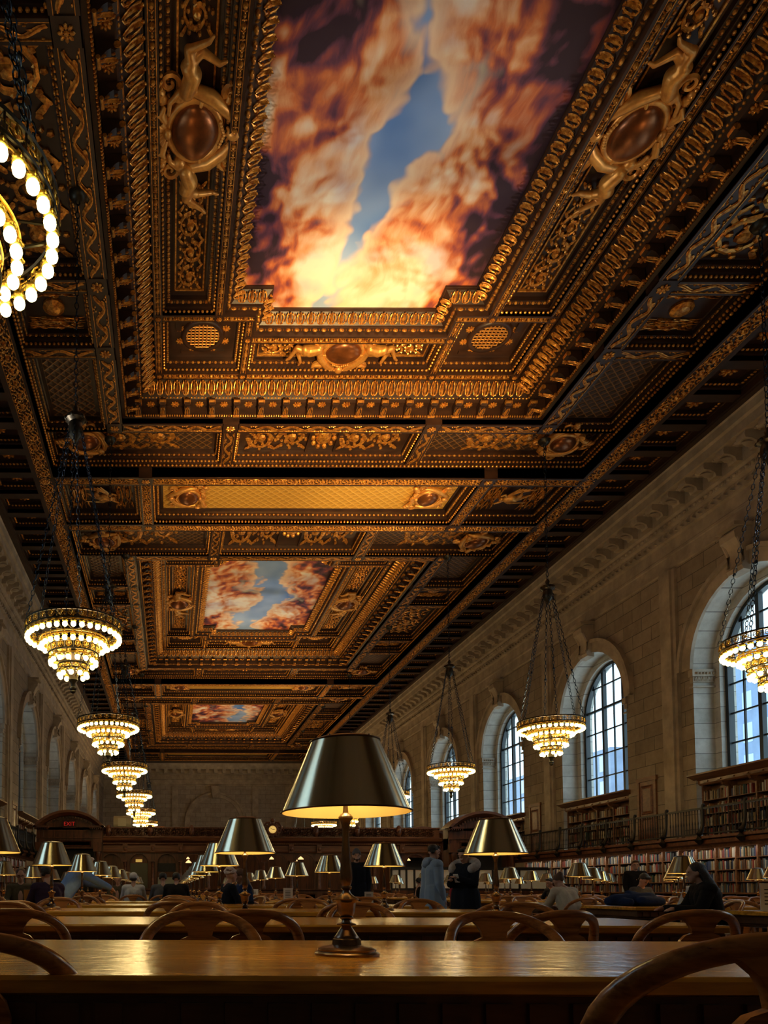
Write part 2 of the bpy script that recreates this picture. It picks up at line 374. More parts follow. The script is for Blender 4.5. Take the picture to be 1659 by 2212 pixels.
# ================================================================== THE ROOM
HW = 12.87; YB, YE = -4.0, 87.4; L0, L1, L2, L3 = 15.4, 15.85, 16.95, 17.5
WC = [23.5 + 8.85 * k for k in range(-2, 7)]      # window centres
def WX(sg, d): return XC + sg * (HW + d)
def arch_pts(yc, a, zs, z0, n=20):
    return [(yc - a, z0), (yc - a, zs)] + [(yc - a * math.cos(PI * k / n), zs + a * math.sin(PI * k / n)) for k in range(1, n)] + [(yc + a, zs), (yc + a, z0)]
def side_wall(sg, name, mat):
    m = MB(); A, SILL, SPR = 2.5, 4.98, 8.65
    def q(pts): m.add([(WX(sg, 0), y, z) for y, z in pts], [tuple(range(len(pts)))])
    q([(YB, 0), (WC[0] - A, 0), (WC[0] - A, L0), (YB, L0)]); q([(WC[-1] + A, 0), (YE, 0), (YE, L0), (WC[-1] + A, L0)])
    for i, yc in enumerate(WC):
        zz = 2.74 if 14 < yc < 60 else SILL; q([(yc - A, 0), (yc + A, 0), (yc + A, zz), (yc - A, zz)])
        pts = arch_pts(yc, A, SPR, SILL)[1:-1]
        for a, b in zip(pts, pts[1:]): q([a, b, (b[0], L0), (a[0], L0)])
        if i + 1 < len(WC): q([(yc + A, 0), (WC[i + 1] - A, 0), (WC[i + 1] - A, L0), (yc + A, L0)])
    w = structure(m, name, mat)
    # reveals
    m = MB()
    for yc in WC:
        o1 = arch_pts(yc, A, SPR, SILL); o2 = arch_pts(yc, A - .3, SPR, SILL)
        rr = [[(WX(sg, d), y, z) for y, z in o] for d, o in ((0, o1), (.7, o1), (.7, o2), (1.25, o2))]
        m.loft(rr, closed=False)
        for s2 in (-1, 1): m.add([(WX(sg, d), yc + s2 * A, z) for d, z in ((0, 2.74), (.7, 2.74), (.7, SILL), (0, SILL))], [(0, 1, 2, 3)])
        m.add([(WX(sg, 0), yc - A, SILL), (WX(sg, 0), yc + A, SILL), (WX(sg, 1.25), yc + A, SILL), (WX(sg, 1.25), yc - A, SILL)], [(0, 1, 2, 3)])
    structure(m, 'window_reveal', MT['reveal'], w)
    # mouldings: cornice, archivolts, keystones, capitals, pilaster strips
    m = MB()
    prof = [(0, 12.55), (-.07, 12.58), (-.07, 12.7), (-.012, 12.73), (-.012, 13.05), (-.05, 13.08), (-.05, 13.16), (-.012, 13.2), (-.012, 13.62), (-.12, 13.66), (-.12, 13.95), (-.24, 14.0), (-.26, 14.2), (-.36, 14.25), (-.36, 14.72), (-1.0, 14.74), (-1.0, 15.02), (-1.1, 15.06), (-1.12, 15.3), (-1.24, 15.4), (-1.24, 15.6), (0, 15.6)]
    m.loft([[(WX(sg, d), y, z) for d, z in prof] for y in (YB, YE)], closed=False)
    m.add([], [])
    structure(m, 'cornice', MT['trimstone'], w)
    m = MB()
    y = 8.0
    lf = MB(); lf.inst(LEAF, [fm((1, 0, 0), (0, 1, 0), (0, 0, 1), (0, 0, 0))])
    while y < 62:
        # console bracket with leaf, rosette between
        x0 = WX(sg, -.36); x1 = WX(sg, -.92)
        poly = [(x0, 14.3), (x0 - sg * .18, 14.3), (x0 - sg * .22, 14.42), (x0 - sg * .38, 14.5), (x1, 14.52), (x1 - sg * .03, 14.62), (x1, 14.73), (x0, 14.73)]
        m.prism(poly, 1, y, y + .36)
        if y < 45:
            m.ball(((x0 + x1) / 2, y + .18, 14.44), (.3, .12, .1), 6, 4)
            m.ball(((x0 + x1) / 2, y + .62, 14.70), (.16, .16, .06), 8, 4)
            for k in range(5): m.ball(((x0 + x1) / 2 + .14 * math.cos(k * 1.257), y + .62 + .14 * math.sin(k * 1.257), 14.69), .05, 5, 3)
        y += .88
    structure(m, 'cornice_console', MT['trimstone'], w, 40)
    m = MB()
    d = MB(); d.box(.12, .72, .05, .95, 0, 1)
    strip(m, (WX(sg, -.24), 8, 14.02), (WX(sg, -.25), 62, 14.02), (0, 0, .17), (-sg * .07, 0, 0), EGG, .26)
    ch = MB(); ch.add([(.05, .15, 0), (.55, .5, 0), (.05, .85, 0), (.3, .85, 0), (.8, .5, 0), (.3, .15, 0), (.05, .15, 1), (.55, .5, 1), (.05, .85, 1), (.3, .85, 1), (.8, .5, 1), (.3, .15, 1)],
        [(6, 7, 10, 11), (7, 8, 9, 10), (0, 6, 11, 5), (5, 11, 10, 4), (4, 10, 9, 3), (3, 9, 8, 2), (2, 8, 7, 1), (1, 7, 6, 0)])
    strip(m, (WX(sg, -.12), 8, 13.68), (WX(sg, -.12), 62, 13.68), (0, 0, .25), (-sg * .07, 0, 0), ch, .30)
    structure(m, 'cornice_ornament', MT['trimstone'], w)
    m = MB()
    for i, yc in enumerate(WC):
        for r0, r1, dd in ((2.5, 2.92, -.10), (2.92, 3.06, -.2)):
            a0 = arch_pts(yc, r0, SPR, 8.65); a1 = arch_pts(yc, r1, SPR, 8.65)
            m.loft([[(WX(sg, e), y, z) for y, z in o] for e, o in ((.02, a0), (dd, a0), (dd, a1), (.02, a1))], closed=False)
        # keystone console
        k = WX(sg, 0)
        poly = [(k, 10.95), (k - sg * .28, 11.0), (k - sg * .34, 11.12), (k - sg * .24, 11.3), (k - sg * .26, 11.6), (k - sg * .38, 11.85), (k - sg * .52, 12.0), (k - sg * .54, 12.2), (k - sg * .42, 12.32), (k, 12.34)]
        m.prism(poly, 1, yc - .33, yc + .33); m.box(min(k, k - sg * .6), max(k, k - sg * .6), yc - .42, yc + .42, 12.34, 12.46)
        for s2 in (-1, 1):
            m.tube([(k - sg * .30, yc + s2 * .3, 11.2), (k - sg * .28, yc + s2 * .3, 11.6), (k - sg * .45, yc + s2 * .3, 12.0)], .05, 6)
            if s2 > 0: m.box(min(k, k - sg * .12), max(k, k - sg * .12), yc + 3.15, yc + 4.0, 2.7, 12.5); m.box(min(k, k - sg * .2), max(k, k - sg * .2), yc + 3.3, yc + 3.85, 2.7, 12.5)
            # impost capital
            ya = yc + s2 * 2.5; 
            for e0, e1, z0, z1, pr in ((-.1, .74, 8.38, 8.62, .13), (-.05, .72, 8.18, 8.38, .07), (-.08, .73, 8.0, 8.06, .1)):
                x0, x1 = sorted((WX(sg, e0), WX(sg, e1))); ya0, ya1 = sorted((ya + s2 * .1, ya - s2 * pr)); m.box(x0, x1, ya0, ya1, z0, z1)
            if yc > 15 and s2 > 0:
                strip(m, (WX(sg, .0), ya - .07, 8.2), (WX(sg, .68), ya - .07, 8.2), (0, 0, .17), (0, -s2 * .06, 0), LEAF, .17)
                strip(m, (WX(sg, .0), ya - .13, 8.42), (WX(sg, .68), ya - .13, 8.42), (0, 0, .12), (0, -s2 * .05, 0), EGG, .12)
    structure(m, 'arch_moulding', MT['trimstone'], w, 35)
    return w
wr = side_wall(1, 'wall_right', MT['stoneR']); wl = side_wall(-1, 'wall_left', MT['stoneL'])
# windows: iron frame with muntins and glass
gm, nt, out = new_mat('window_glass')
tr = nd(nt, 'BsdfTransparent', inp={'Color': (.93, .97, 1, 1)}); gl = nd(nt, 'BsdfGlossy', inp={'Roughness': .05}); mx = nd(nt, 'MixShader', inp={'Fac': .07})
lk(nt, tr.outputs[0], mx.inputs[1]); lk(nt, gl.outputs[0], mx.inputs[2]); lk(nt, mx.outputs[0], out.inputs[0]); MT['glass'] = gm
n_ = 0
for sg in (1, -1):
    for yc in WC:
        if sg < 0 and yc < 5: pass
        n_ += 1
        e = empty('window_%d' % n_, (WX(sg, .98), yc, 5.0)); e['kind'] = 'structure'
        m = MB(); A = 2.2; S = 3.65
        def bar(y0, y1, z0, z1, t=.06): m.box(-t, t, y0, y1, z0, z1)
        # outer frame follows the arch
        a0 = arch_pts(0, A + .02, S, 0); a1 = arch_pts(0, A - .13, S, 0)
        m.loft([[(dx, y, z) for y, z in o] for dx, o in ((-.1, a0), (-.1, a1), (.1, a1), (.1, a0))], closed=False)
        m.box(-.1, .1, -A, A, -.02, .12)
        def ztop(y): return S + math.sqrt(max(0, (A - .1) ** 2 - y * y))
        for k, y in enumerate([-2 * A / 3 * 1 , -A / 3, 0, A / 3, 2 * A / 3]):
            t = .075 if k in (1, 3) else .028
            m.box(-t, t, y - t, y + t, 0, ztop(y))
        z = 1.0
        while z < S + A - .3:
            hwid = A - .1 if z < S else math.sqrt((A - .1) ** 2 - (z - S) ** 2)
            t = .05 if abs(z - 4) < .1 else .028
            m.box(-t, t, -hwid, hwid, z - t, z + t); z += 1.0
        o = m.build('frame', MT['frame'], e)
        m = MB(); pts = arch_pts(0, A - .05, S, .05); m.add([(0, y, z) for y, z in pts], [tuple(range(len(pts)))]); m.build('pane', MT['glass'], e)
# end wall, back wall, floor
m = MB(); x0, x1 = WX(-1, 0), WX(1, 0); m.add([(x0, YE, 0), (x1, YE, 0), (x1, YE, L0), (x0, YE, L0)], [(0, 1, 2, 3)])
we = structure(m, 'wall_end', MT['stoneE'])
m = MB(); prof = [(.0, 12.9), (.1, 12.95), (.1, 13.1), (.012, 13.15), (.012, 13.65), (.15, 13.7), (.15, 14.2), (.35, 14.3), (.35, 14.7), (1.0, 14.74), (1.0, 15.05), (1.2, 15.35), (1.2, 15.6)]
m.loft([[(x, YE - d, z) for d, z in prof] for x in (x0, x1)], closed=False)
x = x0 + 1.3
while x < x1 - 1.3: m.box(x, x + .4, YE - .95, YE - .3, 14.32, 14.74); x += .95
x = x0 + 1.2
while x < x1 - 1.2: m.box(x, x + .13, YE - .27, YE - .1, 13.8, 14.15); x += .3
def xarch(xc, a, zs, z0, n=24): return [(xc - a, z0), (xc - a, zs)] + [(xc - a * math.cos(PI * k / n), zs + a * math.sin(PI * k / n)) for k in range(1, n)] + [(xc + a, zs), (xc + a, z0)]
for r0, r1, dd in ((2.9, 3.3, .14), (3.3, 3.5, .28)):
    m.loft([[(x, YE - e, z) for x, z in o] for e, o in ((0, xarch(XC, r0, 8.7, 5)), (dd, xarch(XC, r0, 8.7, 5)), (dd, xarch(XC, r1, 8.7, 5)), (0, xarch(XC, r1, 8.7, 5)))], closed=False)
m.prism([(XC - .3, 11.5), (XC + .3, 11.5), (XC + .5, 12.9), (XC - .5, 12.9)], 1, YE - .6, YE)
for s2 in (-1, 1):
    for dx in (4.6, 8.4): m.box(XC + s2 * dx - .35, XC + s2 * dx + .35, YE - .16, YE, 3, 12.9)
m.box(x0, x1, YE - .12, YE, 4.6, 4.9)
structure(m, 'end_cornice', MT['trimstone'], we, 35)
m = MB(); m.add([(x0, YB, 0), (x1, YB, 0), (x1, YB, L0), (x0, YB, L0)], [(0, 1, 2, 3)]); structure(m, 'wall_back', MT['stoneE'])
fl, nt, out = new_mat('floor_tile')
b = nd(nt, 'BsdfPrincipled', inp={'Roughness': .3}); lk(nt, b.outputs[0], out.inputs[0]); tc = nd(nt, 'TexCoord')
br = nd(nt, 'TexBrick', inp={'Color1': (.11, .05, .035, 1), 'Color2': (.075, .035, .026, 1), 'Mortar': (.16, .13, .10, 1), 'Scale': 1.0, 'Mortar Size': .01, 'Brick Width': .3, 'Row Height': .3}, offset=0)
lk(nt, tc.outputs['Object'], br.inputs['Vector']); lk(nt, br.outputs['Color'], b.inputs['Base Color'])
m = MB(); m.add([(x0 - 1.3, YB, 0), (x1 + 1.3, YB, 0), (x1 + 1.3, YE, 0), (x0 - 1.3, YE, 0)], [(0, 1, 2, 3)]); structure(m, 'floor', fl)
# outside: facades across the street and an added block on the courtyard side
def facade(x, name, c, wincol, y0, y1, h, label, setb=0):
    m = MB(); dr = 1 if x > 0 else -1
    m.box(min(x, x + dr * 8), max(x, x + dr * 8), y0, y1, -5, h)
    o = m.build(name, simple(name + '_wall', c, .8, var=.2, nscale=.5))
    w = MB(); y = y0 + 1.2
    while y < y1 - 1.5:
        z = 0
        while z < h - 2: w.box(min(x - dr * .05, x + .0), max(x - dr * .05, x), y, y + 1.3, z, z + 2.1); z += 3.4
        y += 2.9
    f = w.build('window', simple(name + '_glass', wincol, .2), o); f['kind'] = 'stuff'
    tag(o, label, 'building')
facade(62, 'office_building', (.30, .40, .58), (.55, .68, .82), 62, 92, 28, 'blue-grey office block seen through the tall arched windows on the right')
facade(58, 'apartment_building', (.34, .40, .52), (.6, .68, .8), 100, 150, 20, 'lower blue-grey building seen through the farther arched windows on the right')
facade(-15, 'courtyard_daylight_block', (.09, .13, .17), (.06, .08, .1), 19, 130, 40, 'added dark facade blocking daylight outside the left-hand windows')  # added to cut daylight through the left windows
# ---------------------------------------------------------------- balconies, railings, bookcases, doors
BOOKC = [(.30, .04, .03), (.36, .26, .13), (.05, .10, .08), (.03, .05, .13), (.45, .38, .26), (.10, .05, .03), (.50, .47, .40), (.18, .09, .04), (.32, .14, .04), (.02, .02, .025), (.10, .14, .18), (.55, .52, .46)]
BCN = ['dark red', 'tan', 'bottle green', 'navy blue', 'buff', 'dark brown', 'off-white', 'russet', 'orange-brown', 'black', 'slate blue', 'white']
BMAT = [simple('book_cloth_%s' % n.replace(' ', '_').replace('-', '_'), c, .6, var=.25, nscale=14) for n, c in zip(BCN, BOOKC)]
books = []     # (x front, sign, y, z, thickness, height, depth, colour, place text)
def fill_shelf(xf, sg, y0, y1, z, hmax, pal, place, gap=.12):
    y = y0
    while y < y1 - .03:
        t = R.uniform(.024, .058)
        if y + t > y1: break
        if R.random() < gap: y += R.uniform(.03, .13)
        elif True:
            c = R.choices(range(12), pal)[0]
            books.append((xf + sg * R.uniform(0, .04), sg, y, z, t, R.uniform(.68, .97) * hmax, R.uniform(.15, .2), c, place)); y += t + .002
PLOW = [4, 4, 2, 4, 3, 2, 2, 2, 2, 3, 3, 2]; PUP = [3, 5, 2, 2, 4, 5, 2, 5, 3, 3, 1, 1]
def balcony(sg, side):
    t = empty('balcony', (0, 0, 0)); tag(t, 'dark carved wooden gallery running along the %s wall' % side, 'balcony')
    xr = WX(sg, -1.12)
    m = MB(); a, b_ = sorted((xr - sg * .08, WX(sg, -.02))); m.box(a, b_, 14, 37.6, 2.62, 2.74); m.build('walkway', MT['shelf'], t)
    m = MB(); xf = xr - sg * .08
    prof = [(xf, 2.74), (xf - sg * .06, 2.74), (xf - sg * .06, 2.66), (xf, 2.64), (xf + sg * .02, 2.5), (xf + sg * .12, 2.46), (xf + sg * .14, 2.36), (xf + sg * .26, 2.36), (xf + sg * .26, 2.6), (xf, 2.62)]
    m.prism(prof, 1, 14, 37.6); m.build('fascia', MT['cabtrim'], t)
    r = empty('railing', (0, 0, 0)); tag(r, 'dark bronze railing with turned balusters on the %s gallery edge' % side, 'railing')
    m = MB(); a, b_ = sorted((xr - .04, xr + .04)); m.box(a, b_, 14, 37.6, 3.60, 3.66); m.build('top_rail', MT['railing'], r)
    m = MB(); m.box(a, b_, 14, 37.6, 2.80, 2.84); m.build('bottom_rail', MT['railing'], r)
    posts = [15.2 + 1.78 * k for k in range(13)]
    for y in posts:
        m = MB(); m.tube([(xr - sg * .02, y, 3.7), (xr - sg * .03, y, 3.2), (xr - sg * .07, y, 2.95), (xr - sg * .16, y, 2.8), (xr - sg * .2, y, 2.62), (xr - sg * .12, y, 2.48)], [.05, .04, .06, .09, .12, .06], 8); m.ball((xr, y, 3.72), .06, 8, 5)
        m.build('post', MT['railing'], r, 50)
    bal = MB(); bal.lathe([(.012, 2.84), (.014, 3.1), (.022, 3.16), (.012, 3.25), (.012, 3.5), (.018, 3.6)], (0, 0, 0), 6)
    me = bal.mesh('baluster', MT['railing']); ys = [y for k in range(int(23.4 / .135)) for y in [14.1 + k * .135] if min(abs(y - p) for p in posts) > .07]
    vis = [y for y in ys if y > 21.3][:100]
    for y in vis:
        o = bpy.data.objects.new('baluster', me); COL.objects.link(o); o.parent = r; o.location = (xr, y, 0)
    m = MB(); rest = [y for y in ys if y not in vis]; m.inst(bal, [fm((1, 0, 0), (0, 1, 0), (0, 0, 1), (xr, y, 0)) for y in rest]); o = m.build('baluster', MT['railing'], r); o['kind'] = 'stuff'
    # lower bookcases under the gallery
    xb = WX(sg, -.72); xw = WX(sg, -.02)
    names = ['nearest', 'second nearest', 'third', 'fourth', 'farthest']
    for u in range(5):
        y0 = 15.5 + u * 4.35; pe = empty('bookcase', ((xb + xw) / 2, y0 + 2.17, 0))
        tag(pe, '%s oak bookcase unit under the %s gallery' % (names[u], side), 'bookcase')
        ox, oy = (xb + xw) / 2, y0 + 2.17; hx = abs(xw - xb) / 2
        m = MB(); m.box(-hx, hx, -2.17, 2.17, 0, .12); m.box(-hx, hx, -2.17, 2.17, 2.44, 2.52); bx = sg * hx; a, b_ = sorted((bx, bx - sg * .03)); m.box(a, b_, -2.17, 2.17, .12, 2.44)
        a, b_ = sorted((-sg * hx, -sg * (hx + .07))); m.box(a, b_, -2.17, 2.17, .92, .97); m.build('carcass', MT['shelf'], pe)
        for k in range(6):
            m = MB(); yy = -2.17 + .868 * k; m.box(-hx - .01, hx, max(-2.17, yy - .025), min(2.17, yy + .025), .12, 2.44); m.build('divider', MT['shelf'], pe)
        for z in (.35, .66, .95, 1.31, 1.68, 2.05):
            m = MB(); m.box(-hx, hx, -2.17, 2.17, z - .022, z); m.build('shelf_board', MT['shelf'], pe)
        lev = {.12: 'lowest', .35: 'second lowest', .66: 'third lowest', .95: 'fourth', 1.31: 'third', 1.68: 'second', 2.05: 'top'}
        for z, nm in lev.items():
            for k in range(5):
                ya = y0 + .03 + .868 * k; hm = {.12: .2, .35: .28, .66: .24}.get(z, .33)
                fill_shelf(xb + sg * .03, sg, ya + .01, ya + .80, z, hm, PLOW if z > .9 else PUP, '%s shelf, bay %s of the %s right bookcase' % (nm, ['one', 'two', 'three', 'four', 'five'][k], names[u]), .05 if z > .9 else .3)
    # window bookcases above the gallery
    for i, yc in enumerate(WC):
        if yc < 14 or yc > 60: continue
        pe = empty('window_bookcase', (WX(sg, .24), yc, 2.76)); nm = {2: 'nearest', 3: 'second', 4: 'third', 5: 'fourth', 6: 'fifth', 1: 'closest'}.get(i, 'far')
        nm = ['closest', 'second', 'third', 'fourth', 'fifth', 'sixth'][i - 1]
        tag(pe, 'oak bookcase with projecting cornice under the %s visible window of the %s wall' % (nm, side), 'bookcase')
        m = MB(); f = -sg * .12
        a, b_ = sorted((f, sg * .2)); m.box(a, b_, -2.42, -2.36, 0, 2.0); m.box(a, b_, 2.36, 2.42, 0, 2.0); m.box(sg * .2 - .02, sg * .2 + .0, -2.4, 2.4, 0, 2.0) 
        m.box(*sorted((sg * .2, sg * .22)), -2.42, 2.42, 0, 2.2); m.build('carcass', MT['shelf'], pe)
        m = MB(); prof = [(sg * .2, 1.84), (f, 1.84), (f - sg * .06, 1.9), (f - sg * .06, 2.0), (f - sg * .26, 2.1), (f - sg * .38, 2.16), (f - sg * .38, 2.21), (sg * .2, 2.21)]
        m.prism(prof, 1, -2.62, 2.62)
        for k in range(8): m.box(*sorted((f - sg * .10, f - sg * .02)), -2.2 + k * .6, -2.0 + k * .6, 1.92, 1.97)
        m.build('cornice', MT['shelf'], pe)
        for k in range(1, 4):
            m = MB(); y = -2.4 + 1.2 * k; m.box(*sorted((f, sg * .2)), y - .025, y + .025, 0, 1.84); m.build('divider', MT['shelf'], pe)
            m = MB(); m.prism([(f, 1.84), (f - sg * .22, 1.84), (f - sg * .18, 1.74), (f, 1.66)], 1, y - .05, y + .05); m.build('bracket', MT['shelf'], pe)
        for z in (.06, .45, .86, 1.32):
            m = MB(); m.box(*sorted((f, sg * .2)), -2.36, 2.36, z - .02, z); m.build('shelf_board', MT['shelf'], pe)
            for k in range(4):
                if yc < 50: fill_shelf(WX(sg, .24) + f + sg * .02, sg, yc - 2.36 + 1.2 * k + .01, yc - 2.4 + 1.2 * (k + 1) - .03, 2.76 + z, .36, PUP, 'far', .10)
balcony(1, 'right'); balcony(-1, 'left')
# books: the 300 that show largest are things, the others one object
def book_mb(mb, b, local=False):
    xf, sg, y, z, t, h, d, c, pl = b
    x0 = xf; x1 = xf + sg * d; r = t * .18
    poly = [(x0 - sg * .004, y + t * .5), (x0, y + r), (x0 + sg * .004, y), (x1, y), (x1, y + t), (x0 + sg * .004, y + t), (x0, y + t - r)]
    if local: poly = [(px - xf, py - y) for px, py in poly]; mb.prism(poly, 2, 0, h)
    else: mb.prism(poly, 2, z, z + h)
bk = sorted([b for b in books if b[1] > 0 and b[3] > .9 and b[8] != 'far' and b[2] > 21.4], key=lambda b: b[2])
first = bk[:300]; fs = set(id(b) for b in first)
cnt = {}
tot = {}
def key(b): return (b[8], b[7])
for b in first: tot[key(b)] = tot.get(key(b), 0) + 1
ordn = ['first', 'second', 'third', 'fourth', 'fifth', 'sixth', 'seventh', 'eighth', 'ninth', 'tenth']
for b in first:
    mb = MB(); book_mb(mb, b, True); o = mb.build('book', BMAT[b[7]], loc=(b[0], b[2], b[3]))
    k = key(b); cnt[k] = cnt.get(k, 0) + 1
    pre = '' if tot[k] == 1 else ordn[min(9, cnt[k] - 1)] + ' '
    tag(o, '%s%s book, %s' % (pre, BCN[b[7]], b[8]), 'book', 'books under the right gallery')
m = MB(); idx = []
me_all = bpy.data.meshes.new('book'); 
for b in books:
    if id(b) in fs: continue
    n0 = len(m.f); book_mb(m, b); idx += [b[7]] * (len(m.f) - n0)
o = m.build('book', BMAT, fix=True); o.data.polygons.foreach_set('material_index', idx); tag(o, 'mixed old books filling the remaining shelves along both walls', 'books', kind='stuff')
# small panelled doors between the windows at gallery level
k = 0
for sg in (1, -1):
    for yc in [w + 5.15 for w in WC[1:5]]:
        k += 1; e = empty('door_%d' % k, (WX(sg, -.02), yc, 2.74)); e['kind'] = 'structure'
        m = MB(); m.box(-.05, .05, -.56, -.44, 0, 2.45); m.box(-.05, .05, .44, .56, 0, 2.45); m.box(-.06, .06, -.6, .6, 2.4, 2.56); m.build('door_frame', MT['shelf'], e)
        m = MB(); m.box(-.02, .02, -.44, .44, 0, 2.4)
        for z0, z1 in ((.2, 1.0), (1.15, 2.25)): m.loft([[(-sg * (.02 + e2), y, z) for y, z in ((-a, z0 + i), (a, z0 + i), (a, z1 - i), (-a, z1 - i))] for e2, a, i in ((0, .34, 0), (.03, .32, .02), (.0, .28, .06), (.02, .22, .12))], True, False, True)
        m.build('door_leaf', MT['cabtrim'], e); m = MB(); m.ball((-sg * .05, -.36, 1.05), .035); m.build('door_handle', MT['brassgold'], e)
# ================================================================== THE CEILING
m = MB(); x0, x1 = WX(-1, 0), WX(1, 0); m.box(x0, x1, YB, YE, 18.3, 18.5)
ceil = structure(m, 'ceiling', MT['ceildark'])
def frame_loft(mb, hx, hy, steps, cx=0, cy=0, cap=True):
    mb.loft([rectring(hx - i, hy - i, z, cx, cy) for i, z in steps], True, False, cap)
def coffer(W, G, x0, x1, y0, y1, zl, zh, bead=True, step=.13, lat=None):
    """W = wood mesh, G = gilding mesh; stepped recess from zl up to zh"""
    cx, cy, hx, hy = (x0 + x1) / 2, (y0 + y1) / 2, (x1 - x0) / 2, (y1 - y0) / 2
    s = min(step, hx * .3, hy * .3); d = zh - zl
    st = [(0, zl), (0, zl + d * .35), (s * .5, zl + d * .38), (s * .55, zl + d * .62), (s * 1.2, zl + d * .66), (s * 1.2, zl + d * .98), (s * 1.5, zh)]
    frame_loft(W, hx, hy, st, cx, cy)
    if bead:
        ring_strip(G, hx - .01, hy - .01, zl + d * .08, hx - .06, hy - .06, zl + d * .3, BEAD, .13, .04, cx, cy)
        ring_strip(G, hx - s * .6, hy - s * .6, zl + d * .62, hx - s * 1.15, hy - s * 1.15, zl + d * .66, EGG, .17, .05, cx, cy)
    return cx, cy, hx - s * 1.6, hy - s * 1.6
def band(W, G, x0, x1, y0, y1, z, unit, pitch, h=.05, th=.35, marg=.14, fil=.028):
    """beam with raised fillets and ornament on its underside"""
    W.box(x0, x1, y0, y1, z, z + th)
    horiz = (x1 - x0) > (y1 - y0); w = (y1 - y0) if horiz else (x1 - x0); f = w * marg
    if horiz:
        W.box(x0, x1, y0, y0 + f, z - fil, z); W.box(x0, x1, y1 - f, y1, z - fil, z)
        if unit: strip(G, (x0 + .05, y0 + f, z), (x1 - .05, y0 + f, z), (0, w - 2 * f, 0), (0, 0, -h), unit, pitch)
        if unit: G.box(x0, x1, y0 + f, y0 + f + .015, z - fil * .9, z)
        if unit: G.box(x0, x1, y1 - f - .015, y1 - f, z - fil * .9, z)
    else:
        W.box(x0, x0 + f, y0, y1, z - fil, z); W.box(x1 - f, x1, y0, y1, z - fil, z)
        if unit: strip(G, (x0 + f, y0 + .05, z), (x0 + f, y1 - .05, z), (w - 2 * f, 0, 0), (0, 0, -h), unit, pitch)
        if unit: G.box(x0 + f, x0 + f + .015, y0, y1, z - fil * .9, z)
        if unit: G.box(x1 - f - .015, x1 - f, y0, y1, z - fil * .9, z)
def square(W, G, cx, cy, w, z, h=.06):
    W.box(cx - w, cx + w, cy - w, cy + w, z - .03, z + .3)
    G.inst(ROSE, [fm((1.5 * w, 0, 0), (0, 1.5 * w, 0), (0, 0, -h), (cx - .75 * w, cy - .75 * w, z - .03))])
